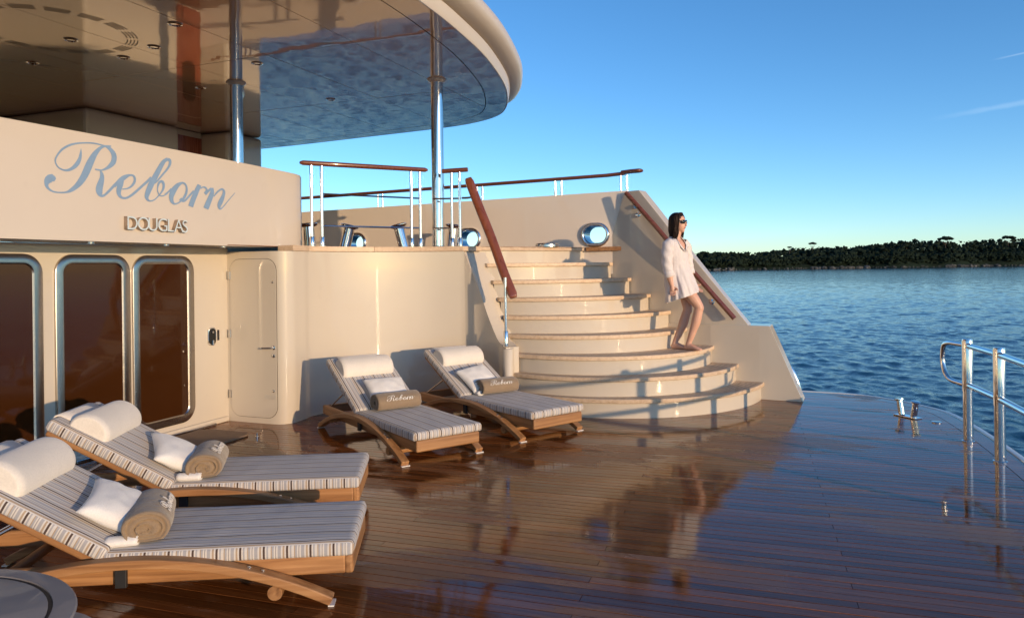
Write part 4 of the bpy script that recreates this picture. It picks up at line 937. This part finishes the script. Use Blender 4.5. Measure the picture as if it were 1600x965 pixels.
def make_lounger():
    t_ = thing('sun_lounger', 'x', 'sun lounger', (0, 0, 0), 0, 'teak sun loungers on the aft deck')
    for s in (-1, 1):
        MB().box((.02, s * .27 - .02, .115), (1.93, s * .27 + .02, .205)).build('side_rail', 'teak', t_, bevel=.012, seg=3)
    MB().box((-.015, -.292, .114), (.028, .292, .206)).build('foot_rail', 'teak_y', t_, bevel=.014, seg=3)
    MB().box((1.93, -.29, .118), (1.97, .29, .20)).build('head_rail', 'teak_y', t_, bevel=.01)
    for k in range(10):
        x = .09 + k * .1; MB().box((x, -.25, .186), (x + .07, .25, .203)).build('slat', 'teak_y', t_, bevel=.004)
    # bent arch legs
    rr = 1.954; cxa = .975; cz = .215 - rr
    for s in (-1, 1):
        rings = []
        N = 26
        for k in range(N + 1):
            a = R(-27.0 + 54 * k / N); x = cxa + rr * math.sin(a); z = cz + rr * math.cos(a)
            nx, nz = math.sin(a), math.cos(a)
            th_ = .042
            rings.append([(x + nx * o, s * .345 + w, max(z + nz * o, .0035)) for o, w in ((.0, -.034), (.0, .034), (th_, .034), (th_, -.034))])
        m = MB(); m.loft(rings, True); lg = m.build('arch_leg', 'teak', t_, bevel=.006)
        for k in (0, N):
            p = rings[k]; xs_ = [q[0] for q in p]
            MB().box((min(xs_) - .004, s * .345 - .036, .0016), (max(xs_) + .004, s * .345 + .036, .008)).build('foot_pad', 'white_paint', lg)
        for xq in (.40, .46):
            a = math.asin((xq - cxa) / rr); z = cz + (rr + .042) * math.cos(a)
            MB().lathe([(.010, -.004), (.010, .004), (.004, .007)], 12, Matrix.Translation((xq + math.sin(a) * .042, s * .345, z)) @ Matrix.Rotation(a, 4, 'Y')).build('bolt', 'chrome', lg, smooth=True)
        MB().box((1.0, s * .312 - .012, .112), (1.05, s * .312 + .010, .235)).build('bracket', 'black_rubber', t_, bevel=.003)
    MB().tube([(.33, -.375, .075), (.33, .375, .075)], .034, 18).build('cross_bar', 'teak_y', t_, smooth=True)
    MB().tube([(1.62, -.36, .115), (1.62, .36, .115)], .026, 14).build('cross_bar', 'teak_y', t_, smooth=True)
    rounded_pad(-.02, 1.12, .635, .206, .274, .024, seed=random.random() * 9).build('seat_mattress', ['stripe_top', 'stripe_side'], t_, smooth='all')
    # reclined back: frame, mattress, bolster
    B = backM()
    for s in (-1, 1):
        o = MB().box((0, s * .27 - .02, -.028), (.80, s * .27 + .02, .012)).build('back_rail', 'teak', t_, bevel=.010); o.matrix_local = B
    o = MB().box((.76, -.25, -.026), (.80, .25, .010)).build('back_top_rail', 'teak_y', t_, bevel=.008); o.matrix_local = B
    for k in range(6):
        o = MB().box((.06 + k * .115, -.25, -.012), (.13 + k * .115, .25, .008)).build('back_slat', 'teak_y', t_, bevel=.003); o.matrix_local = B
    o = rounded_pad(.0, .815, .635, .014, .082, .024, seed=random.random() * 9).build('back_mattress', ['stripe_top', 'stripe_side'], t_, smooth='all'); o.matrix_local = B
    for s in (-1, 1):
        p0 = B @ Vector((.42, s * .23, -.02)); MB().tube([p0, (1.88, s * .23, .20)], .007, 8).build('prop_rod', 'steel', t_, smooth=True)
    # half-round head bolster with its strap flap over the top of the back
    m = MB(); rings = []; prof2 = []
    for k in range(25):
        a = R(-12 + 204 * k / 24); prof2.append((.125 * math.cos(a), .098 * math.sin(a) + .012))
    prof2 = [(x, max(z, .0) if k not in (0,) else 0) for k, (x, z) in enumerate(prof2)]
    ny = 24
    for k in range(ny + 1):
        u = -1 + 2 * k / ny; y = .262 * u; e = .262 - abs(y)
        sh = math.sqrt(max(0.0, 1 - max(0, (.035 - e) / .035) ** 2)) * .14 + .86 if e < .035 else 1
        sh *= 1 + .012 * mnoise.noise(Vector((u * 3, 0, 1)))
        rings.append([(.60 + x * sh, y, .080 + z * sh) for x, z in prof2])
    m.loft(rings, True); o = m.build('head_bolster', 'bolster_white', t_, smooth='all'); o.matrix_local = B
    mo = o.modifiers.new('bevel', 'BEVEL'); mo.width = .02; mo.segments = 4; mo.limit_method = 'ANGLE'; mo.angle_limit = R(50)
    m = MB(); rings = []
    for x, z in ((.70, .087), (.76, .086), (.80, .084), (.826, .070), (.832, .04), (.826, -.03)):
        rings.append([(x, y, z + .004) for y in (-.21, -.07, .07, .21)])
    m.sheet(rings); o = m.build('strap_flap', 'bolster_white', t_, smooth='all', solid=.006); o.matrix_local = B
    return t_
def copy_tree(o, parent=None):
    c = o.copy(); C.objects.link(c)
    if parent is not None: c.parent = parent
    for ch in o.children: copy_tree(ch, c)
    return c
LG = [((-2.13, 3.214), 207.1, 'sun lounger nearest the camera beside the grey round table'),
      ((-2.70, 4.139), 207.1, 'sun lounger just behind the nearest one, before the tinted doors'),
      ((-2.647, 5.305), 146.8, 'left sun lounger of the far pair by the curved bulkhead'),
      ((-2.065, 6.36), 149.5, 'sun lounger closest to the stairs, right of the far pair')]
proto = make_lounger(); loungers = []
for i, (p, a, lab) in enumerate(LG):
    o = proto if i == 0 else copy_tree(proto)
    o.location = (*p, 0.0); o.rotation_euler = (0, 0, R(a)); o['label'] = lab; loungers.append(o)
bpy.context.view_layer.update()
# pillows, rolled towels, small white cloths: lie on the loungers
def pillow_mesh(seed):
    m = MB(); n = 20; top = []; bot = []
    for i in range(n + 1):
        rt1 = []; rb1 = []
        for k in range(n + 1):
            u = -1 + 2 * i / n; v = -1 + 2 * k / n
            pin = 1 - .10 * (1 - (u * u) ** .9) * abs(v) ** 3 ; piu = 1 - .10 * (1 - (v * v) ** .9) * abs(u) ** 3
            h = .066 * (max(0, 1 - abs(u) ** 2.4) ** .55) * (max(0, 1 - abs(v) ** 2.4) ** .55) + .003
            w = .010 * mnoise.noise(Vector((u * 2.6 + seed, v * 2.6, 0))) * (1 - max(abs(u), abs(v)) ** 4)
            rt1.append((.17 * u * piu, .205 * v * pin, h + w)); rb1.append((.17 * u * piu, .205 * v * pin, -h * .8 + w))
        top.append(rt1); bot.append(rb1)
    m.sheet(top); m.sheet([list(reversed(r)) for r in bot]); return m
def towel_mesh(seed):
    """rolled towel: spiral section swept along y, ends ragged"""
    m = MB(); ny = 26; outer = []; R0 = .095
    for k in range(ny + 1):
        u = -1 + 2 * k / ny; ring = []
        sh = 1 - .05 * abs(u) ** 6 + .02 * mnoise.noise(Vector((u * 2, seed, 0)))
        for j in range(40):
            a = 2 * PI * j / 40; r = R0 * sh * (1 + .035 * mnoise.noise(Vector((math.cos(a) * 1.5, math.sin(a) * 1.5, u * 2 + seed))))
            z = r * math.sin(a) * .86; x = r * math.cos(a) * 1.16
            if z < -.055: z = -.055 - (-.055 - z) * .25
            ring.append((x, .20 * u + .010 * mnoise.noise(Vector((math.cos(a) * 2, math.sin(a) * 2, seed + 5))) * abs(u), z))
        outer.append(ring)
    m.loft(outer, False)
    for side in (0, -1):                                       # recessed spiral ends
        r0 = outer[side]; s = -1 if side == 0 else 1; prev = r0
        for q, (sc, dy) in enumerate(((.93, .010), (.86, .004), (.80, -.014), (.72, -.004), (.62, .004), (.55, -.018), (.45, -.004), (.36, .0), (.28, -.022), (.15, -.016), (.02, -.02))):
            ring = [(p[0] * sc + .02 * (1 - sc) * math.sin(q), (.20 + dy + .006 * mnoise.noise(Vector((p[0] * 40, p[2] * 40, q)))) * s, p[2] * sc - .012 * (1 - sc)) for p in r0]
            o = len(m.v); m.v += prev + ring; n = len(ring)
            m.f += [(o + k, o + (k + 1) % n, o + n + (k + 1) % n, o + n + k) for k in range(n)]; m.mi += [0] * n; prev = ring
    return m
def cloth_mesh():
    m = MB(); rings = []
    for k in range(10):
        u = -1 + 2 * k / 9; sc = 1 - .10 * abs(u) ** 8
        rings.append([(.036 * math.cos(2 * PI * j / 18) * sc * (1 + .18 * mnoise.noise(Vector((j, u * 3, 2)))), .07 * u, .024 * math.sin(2 * PI * j / 18) * sc) for j in range(18)])
    m.loft(rings, True); return m
where = ['on the nearest lounger', 'on the lounger before the tinted doors', 'on the left far lounger by the curved bulkhead', 'on the lounger closest to the stairs']
#        pillow (x, y, turn, tilt)         towel (x, y, turn)       text roll
SET = [((.11, .03, 14, 3), (1.0, .04, 16), 40), ((.11, .05, 26, 2), (.96, .05, 10), 52), ((.15, -.04, -3, 8), (.965, -.02, -3), 24), ((.16, .03, 10, 6), (.985, -.05, -6), 28)]
for i, (lg, (pl, tw, roll)) in enumerate(zip(loungers, SET)):
    Lm = lg.matrix_world.copy()
    M = Lm @ backM() @ Matrix.Translation((pl[0], pl[1], .138)) @ Matrix.Rotation(R(pl[2]), 4, 'Z') @ Matrix.Rotation(-R(pl[3]), 4, 'Y')
    o = pillow_mesh(i * 3.1).build('pillow', 'pillow_white', smooth='all'); o.matrix_world = M
    tag(o, 'small square white pillow leaning back ' + where[i], 'pillow', 'white pillows on the loungers')
    bm = bmesh.new(); bm.from_mesh(o.data); bmesh.ops.remove_doubles(bm, verts=bm.verts, dist=.007); bmesh.ops.recalc_face_normals(bm, faces=bm.faces); bm.to_mesh(o.data); bm.free()
    tt_ = thing('rolled_towel', 'rolled taupe towel with white embroidered name ' + where[i], 'towel', (0, 0, 0), 0, 'rolled taupe towels on the loungers')
    tt_.matrix_world = Lm @ Matrix.Translation((tw[0], tw[1], .350)) @ Matrix.Rotation(R(tw[2]), 4, 'Z')
    o = towel_mesh(i * 2.3).build('roll', 'towel_taupe', tt_, smooth='all')
    bm = bmesh.new(); bm.from_mesh(o.data); bmesh.ops.remove_doubles(bm, verts=bm.verts, dist=.0008); bmesh.ops.recalc_face_normals(bm, faces=bm.faces); bm.to_mesh(o.data); bm.free()
    c0 = R(180 - roll)
    def wrap(y, z, k):
        a = c0 - z / .097; r = .1025; return (r * math.cos(a) * 1.16, -y * 1.0 , r * math.sin(a) * .86 + .002)
    script_mesh(.14, wrap).build('embroidery', 'embroidery', tt_, fix=False, solid=.002)
    if i != 2:
        o = cloth_mesh().build('rolled_washcloth', 'pillow_white', smooth='all')
        o.matrix_world = Lm @ Matrix.Translation((tw[0] + .05, tw[1] + .195, .297)) @ Matrix.Rotation(R(tw[2] + 82), 4, 'Z')
        tag(o, 'small rolled white washcloth tucked by the towel ' + where[i], 'washcloth', 'white washcloths beside the towels')
# ================================================================== WOMAN on the third step
# local axes: x to the right of the view, y away, z up; feet on the tread at z = 0
pt = thing('person', 'dark-haired woman in white shirt dress and sunglasses walking down the steps', 'person', (-1.285, 8.45, .601), YAW)
V3 = Vector
FW = V3((.80, -.60, 0)); LF = V3((.60, .80, 0))                 # head: facing, her left
TF = V3((.70, -.71, 0)); TL = V3((.71, .70, 0))                 # torso
def limb(mb, pts, n=14, sub=5):
    ps = [V3(p[:3]) for p in pts]; rs = [p[3] for p in pts]
    P = catmull(ps, sub); Rr = []
    for i in range(len(pts) - 1):
        for k in range(sub):
            u = k / sub; u = u * u * (3 - 2 * u); Rr.append(rs[i] * (1 - u) + rs[i + 1] * u)
    Rr.append(rs[-1]); mb.tube(P, 1, n, True, Rr)
def ell(mb, c, rx, ry, rz, F=FW, L=LF, tilt=0, n=20):
    U = V3((0, 0, 1)); rings = []
    for i in range(1, 12):
        ph = PI * i / 12 - PI / 2
        rings.append([V3(c) + F * (rx * math.cos(ph) * math.cos(2 * PI * k / n)) + L * (ry * math.cos(ph) * math.sin(2 * PI * k / n)) + U * (rz * math.sin(ph)) for k in range(n)])
    mb.loft(rings, True)
def ell_loft(mb, lv, n=24):
    rings = []
    for c, rl, rf, z in lv:
        rings.append([V3((c[0], c[1], z)) + TL * (rl * math.cos(2 * PI * k / n)) + TF * (rf * math.sin(2 * PI * k / n)) for k in range(n)])
    mb.loft(rings, True)
b = MB()
ell_loft(b, [((.02, 0), .10, .085, .70), ((.015, 0), .155, .11, .77), ((.01, 0), .16, .115, .83), ((-.01, 0), .125, .092, .95), ((-.02, 0), .118, .088, 1.0), ((-.03, 0), .135, .108, 1.08), ((-.035, 0), .15, .108, 1.15), ((-.035, 0), .155, .088, 1.20), ((-.033, 0), .10, .06, 1.235), ((-.03, 0), .055, .05, 1.255)])
HC = V3((.002, -.008, 1.425))
limb(b, [(-.035, 0, 1.20, .06), (-.025, -.003, 1.27, .050), (-.008, -.004, 1.35, .052)])
ell(b, HC + V3((0, 0, .022)) - FW * .012, .090, .074, .088)
ell(b, HC + FW * .016 + V3((0, 0, -.028)), .066, .058, .078)
ell(b, HC + FW * .046 + V3((0, 0, -.082)), .028, .026, .026)                       # chin
limb(b, [(*(HC + FW * .078 + V3((0, 0, .008))), .010), (*(HC + FW * .094 + V3((0, 0, -.020))), .012), (*(HC + FW * .084 + V3((0, 0, -.032))), .012)], 10, 3)
ell(b, HC + FW * .073 + V3((0, 0, -.054)), .012, .022, .010)
for s in (-1, 1): ell(b, HC + LF * (s * .072) + V3((0, 0, -.005)) - FW * .005, .018, .010, .03)
# arms
def hand(mb, w, d, pl, th, curl):
    """w wrist, d pointing direction, pl palm-width direction, th thumb side sign, curl per joint"""
    d = V3(d).normalized(); pl = V3(pl); pl = (pl - d * pl.dot(d)).normalized(); nn = d.cross(pl).normalized()
    w = V3(w)
    limb(mb, [(*w, .022), (*(w + d * .035), .026), (*(w + d * .070), .026)], 10, 3)
    for k, (o, ln) in enumerate(((-.027, .060), (-.009, .070), (.009, .066), (.027, .052))):
        p = w + d * .075 + pl * o; dd = d.copy(); pts = [(*(p - d * .02), .0095)]; 
        for j in range(3):
            dd = (dd * math.cos(R(curl)) + nn * math.sin(R(curl))).normalized(); p = p + dd * ln / (2.1 + .5 * j); pts.append((*p, .0090 - .0008 * j))
        limb(mb, pts, 8, 2)
    p = w + d * .03 + pl * (.026 * th); dd = (d * .7 + pl * (.6 * th) + nn * .35).normalized()
    limb(mb, [(*p, .012), (*(p + dd * .035), .011), (*(p + (dd + nn * .5).normalized() * .062), .009)], 8, 2)
limb(b, [(-.125, -.105, 1.195, .050), (-.152, -.13, 1.10, .044), (-.158, -.145, .95, .038), (-.145, -.155, .86, .036), (-.118, -.165, .735, .025)])
hand(b, (-.116, -.165, .735), (.16, -.02, -1), (.9, -.3, 0.1), 1, 42)
limb(b, [(.075, .085, 1.205, .050), (.115, .115, 1.10, .044), (.14, .135, .96, .038), (.158, .125, .87, .035), (.185, .105, .745, .025)])
hand(b, (.185, .105, .745), (.55, -.2, -.8), (.55, .7, .3), 1, 16)
# legs: near leg bent forward, far leg behind
limb(b, [(-.015, -.05, .80, .088), (.05, -.075, .70, .082), (.13, -.10, .585, .066), (.193, -.118, .487, .053), (.188, -.118, .44, .050), (.165, -.112, .33, .053), (.125, -.10, .20, .041), (.085, -.09, .085, .031), (.075, -.086, .045, .030)])
limb(b, [(.06, .05, .80, .088), (.075, .045, .70, .080), (.09, .03, .56, .064), (.10, .018, .45, .052), (.085, .02, .40, .049), (.055, .03, .30, .053), (.01, .04, .185, .041), (-.035, .05, .085, .031), (-.045, .052, .045, .030)])
def foot(mb, h, d):
    h = V3(h); d = V3(d).normalized(); sd = V3((-d.y, d.x, 0))
    rings = []
    for s, w, t, z in ((-.035, .018, .022, .026), (-.02, .028, .032, .032), (.02, .030, .042, .040), (.06, .032, .036, .034), (.11, .038, .024, .024), (.145, .040, .017, .017), (.165, .036, .012, .013)):
        rings.append([h + d * s + sd * (w * math.cos(2 * PI * k / 14)) + V3((0, 0, z + t * math.sin(2 * PI * k / 14) - h.z)) for k in range(14)])
    mb.loft(rings, True)
    for k in range(5):
        o = -.028 + k * .014; p = h + d * (.155 - abs(k - 1.2) * .005) + sd * o + V3((0, 0, .012 - h.z))
        limb(mb, [(*p, .009), (*(p + d * .022), .0075)], 8, 2)
foot(b, (.072, -.085, 0), (.72, -.69, 0)); foot(b, (-.048, .052, 0), (.78, -.62, 0))
raw = b.build('body_raw', 'skin')
md = raw.modifiers.new('r', 'REMESH'); md.mode = 'VOXEL'; md.voxel_size = .0052; md.use_smooth_shade = True
md = raw.modifiers.new('s', 'SMOOTH'); md.factor = .5; md.iterations = 4
bpy.context.view_layer.update(); dg = bpy.context.evaluated_depsgraph_get(); bme = bpy.data.meshes.new_from_object(raw.evaluated_get(dg)); bpy.data.objects.remove(raw)
bme.name = 'body'; body = bpy.data.objects.new('body', bme); C.objects.link(body); body.parent = pt
bme.materials.clear(); bme.materials.append(MATS['skin'])
# shirt dress
def lerp_tab(T, z):
    if z >= T[0][0]: return T[0][1:]
    for a, c in zip(T[:-1], T[1:]):
        if a[0] >= z >= c[0]:
            u = (a[0] - z) / (a[0] - c[0]); return tuple(p + (q - p) * u for p, q in zip(a[1:], c[1:]))
    return T[-1][1:]
TT = [(1.262, -.030, .0, .062, .060), (1.240, -.033, .0, .105, .072), (1.215, -.034, .0, .158, .090), (1.17, -.034, .0, .172, .108), (1.10, -.03, .0, .165, .120), (1.0, -.022, .0, .150, .118), (.92, -.012, .0, .152, .122), (.80, .005, -.008, .176, .150), (.70, .022, -.02, .186, .168), (.60, .035, -.03, .192, .185), (.54, .035, -.03, .194, .188)]
d = MB(); NA = 150; NZ = 60; grid = []
for k in range(NA + 1):
    ph = 2 * PI * k / NA                       # 0 = her left, 90deg = front
    fr = math.sin(ph)
    vneck = max(0, math.cos(ph - PI / 2)) ** 9
    zt = 1.262 - .145 * vneck
    hx = (TL * math.cos(ph) + TF * math.sin(ph)).x
    zb = .60 + .045 * hx - .008 * math.cos(3 * ph) - .03 * max(0, -hx) + .05 * max(0, -TF.y * fr) * .3
    col = []
    for i in range(NZ + 1):
        u = i / NZ; z = zt + (zb - zt) * u
        cx, cy, rl, rf = lerp_tab(TT, z)
        low = max(0, min(1, (1.12 - z) / .45))
        fold = 1 + low * (.055 * math.sin(6 * ph + 1.4 * math.sin(z * 9)) + .045 * math.sin(13 * ph + 1.1 * math.sin(z * 11)) + .035 * abs(math.sin(12.5 * ph + 2 * math.sin(z * 6)))) + .012 * math.sin(8 * ph + z * 40) * (1 - low)
        fold += .03 * mnoise.noise(V3((math.cos(ph) * 2, math.sin(ph) * 2, z * 7))) + .018 * mnoise.noise(V3((math.cos(ph) * 6, math.sin(ph) * 6, z * 16)))
        p = V3((cx, cy, z)) + TL * (rl * fold * math.cos(ph)) + TF * (rf * fold * math.sin(ph))
        if z < .82: p.x += .015 * (.82 - z)
        col.append(p)
    grid.append(col)
d.sheet(grid)
def sleeve(mb, pts, cuff):
    P = catmull([p[:3] for p in pts], 7); rr = []
    for i in range(len(pts) - 1):
        for k in range(7): rr.append(pts[i][3] + (pts[i + 1][3] - pts[i][3]) * k / 7)
    rr.append(pts[-1][3]); rings = []; nn = 20
    for i, p in enumerate(P):
        a = P[max(i - 1, 0)]; c = P[min(i + 1, len(P) - 1)]; tn = (c - a).normalized(); x = tn.cross(V3((.3, 1, 0))).normalized(); y = tn.cross(x)
        rings.append([p + (x * math.cos(2 * PI * k / nn) + y * math.sin(2 * PI * k / nn)) * rr[i] * (1 + .06 * math.sin(3 * 2 * PI * k / nn + i * .9) + .09 * mnoise.noise(V3((i * .35, k * .5, 3)))) for k in range(nn)])
    mb.loft(rings, False)
    p = P[-1]; a = P[-2]; tn = (p - a).normalized(); x = tn.cross(V3((.3, 1, 0))).normalized(); y = tn.cross(x)
    rings = [[p + tn * s + (x * math.cos(2 * PI * k / nn) + y * math.sin(2 * PI * k / nn)) * r_ for k in range(nn)] for s, r_ in ((-.05, cuff * .98), (-.045, cuff * 1.08), (-.01, cuff * 1.1), (.012, cuff * 1.04), (.012, cuff * .9), (-.01, cuff * .86))]
    mb.loft(rings, False)
sleeve(d, [(-.105, -.085, 1.215, .045), (-.138, -.115, 1.17, .066), (-.156, -.133, 1.08, .062), (-.160, -.146, .96, .055), (-.150, -.154, .875, .053), (-.138, -.158, .83, .050)], .051)
sleeve(d, [(.065, .075, 1.215, .045), (.10, .105, 1.17, .066), (.128, .125, 1.06, .060), (.143, .135, .96, .054), (.152, .13, .90, .052), (.160, .124, .86, .049)], .050)
dress = d.build('shirt_dress', 'linen', pt, smooth='all', solid=.004, fix=False)
# collar: folded band either side of the neckline
m = MB()
for s in (-1, 1):
    rings = []
    for k in range(12):
        u = k / 11; ph = PI / 2 + s * (R(152) * (1 - u) + R(5) * u)
        zt = 1.268 - .15 * max(0, math.cos(ph - PI / 2)) ** 9
        cx, cy, rl, rf = lerp_tab(TT, zt); q = TL * math.cos(ph) * rl + TF * math.sin(ph) * rf; c0 = V3((cx, cy, zt))
        w = .030 + .014 * math.sin(PI * u)
        qn = q.normalized(); rings.append([c0 + q + qn * .004 + V3((0, 0, .004)), c0 + q + qn * .010 + V3((0, 0, .003)), c0 + q + qn * (.012 + w * .45) + V3((0, 0, -w * .9))])
    m.sheet(rings)
m.build('collar', 'linen', dress, smooth='all', solid=.004)
# hair: cap plus locks falling to the shoulders
hb = MB(); ell(hb, HC + V3((0, 0, .034)) - FW * .024, .092, .083, .090)
limb(hb, [(*(HC - FW * .055 + V3((0, 0, .02))), .062), (*(HC - FW * .066 + V3((0, 0, -.07))), .055), (*(HC - FW * .062 + V3((0, 0, -.14))), .045), (*(HC - FW * .06 + V3((0, 0, -.19))), .020)], 14, 4)
rl_ = random.Random(5)
for k in range(330):
    az = rl_.uniform(-1, 1) * 122; sgn = 1 if az > 0 else -1
    aa = abs(az)                                           # 0 = back of the head, 150 = beside the face
    top = HC + V3((rl_.uniform(-.012, .012), rl_.uniform(-.012, .012), .104 + rl_.uniform(0, .012))) + FW * (.035 if aa > 95 else -.01) + LF * (sgn * .012)
    th_ = R(aa); out = (-FW * math.cos(th_) + LF * (sgn * math.sin(th_)))
    rr_h = .086 + rl_.uniform(0, .012)
    fr_ = 1.0 if aa < 100 else .92
    p1 = HC + out * (rr_h * .66) + V3((0, 0, .100)); p2 = HC + out * (rr_h * fr_) + V3((0, 0, .045)); p3 = HC + out * (rr_h * fr_ * .99) + V3((0, 0, -.05)) - FW * (.012 if aa > 95 else 0)
    ln = rl_.uniform(-.25, -.175) + (.03 if aa > 105 else 0)
    p4 = HC + out * (rr_h * rl_.uniform(.80, .98)) + V3((0, 0, -.12)) - FW * (.015 if aa > 95 else 0); p5 = HC + out * (rr_h * rl_.uniform(.72, .95)) - FW * (.02 if aa > 95 else 0) + V3((0, 0, ln)) + V3((-.01, 0, 0))
    p5 = p5 + V3((rl_.gauss(-.008, .012), rl_.gauss(0, .012), 0)); p4 = p4 + V3((rl_.gauss(0, .006), rl_.gauss(0, .006), 0)); P = catmull([top, p1, p2, p3, p4, p5], 4); n_ = len(P)
    hb.tube(P, 1, 5, True, [(.0068 * (1 - .85 * (i / (n_ - 1)) ** 2.5)) for i in range(n_)])
hb.build('hair', 'hair', pt, smooth='all')
# sunglasses
sg = MB(); ec = HC + V3((0, 0, .012))
for s in (-1, 1):
    c = ec + FW * .082 + LF * (s * .033); rings = []
    for q, (sc, off) in enumerate(((1, -.004), (1, .002), (.8, .006), (.3, .009))):
        rings.append([c + LF * (.030 * sc * math.copysign(abs(math.cos(2 * PI * k / 18)) ** .75, math.cos(2 * PI * k / 18))) + V3((0, 0, .022 * sc * math.copysign(abs(math.sin(2 * PI * k / 18)) ** .8, math.sin(2 * PI * k / 18)))) + FW * off - FW * (.012 * (abs(math.cos(2 * PI * k / 18)) if s * math.cos(2 * PI * k / 18) > 0 else 0) * sc) for k in range(18)])
    sg.loft(rings, True)
    sg.tube([c + LF * (s * .028) - FW * .012 + V3((0, 0, .012)), ec + LF * (s * .074) + FW * .02 + V3((0, 0, .012)), ec + LF * (s * .078) - FW * .02 + V3((0, 0, .008))], .004, 6)
sg.tube([ec + FW * .088 + LF * .01 + V3((0, 0, .008)), ec + FW * .088 - LF * .01 + V3((0, 0, .008))], .004, 6)
sg.build('sunglasses', 'lens_black', pt, smooth='all')
mm = MB(); ell(mm, HC + FW * .079 + V3((0, 0, -.052)), .008, .021, .0055); mm.build('mouth', 'lips', pt, smooth='all')
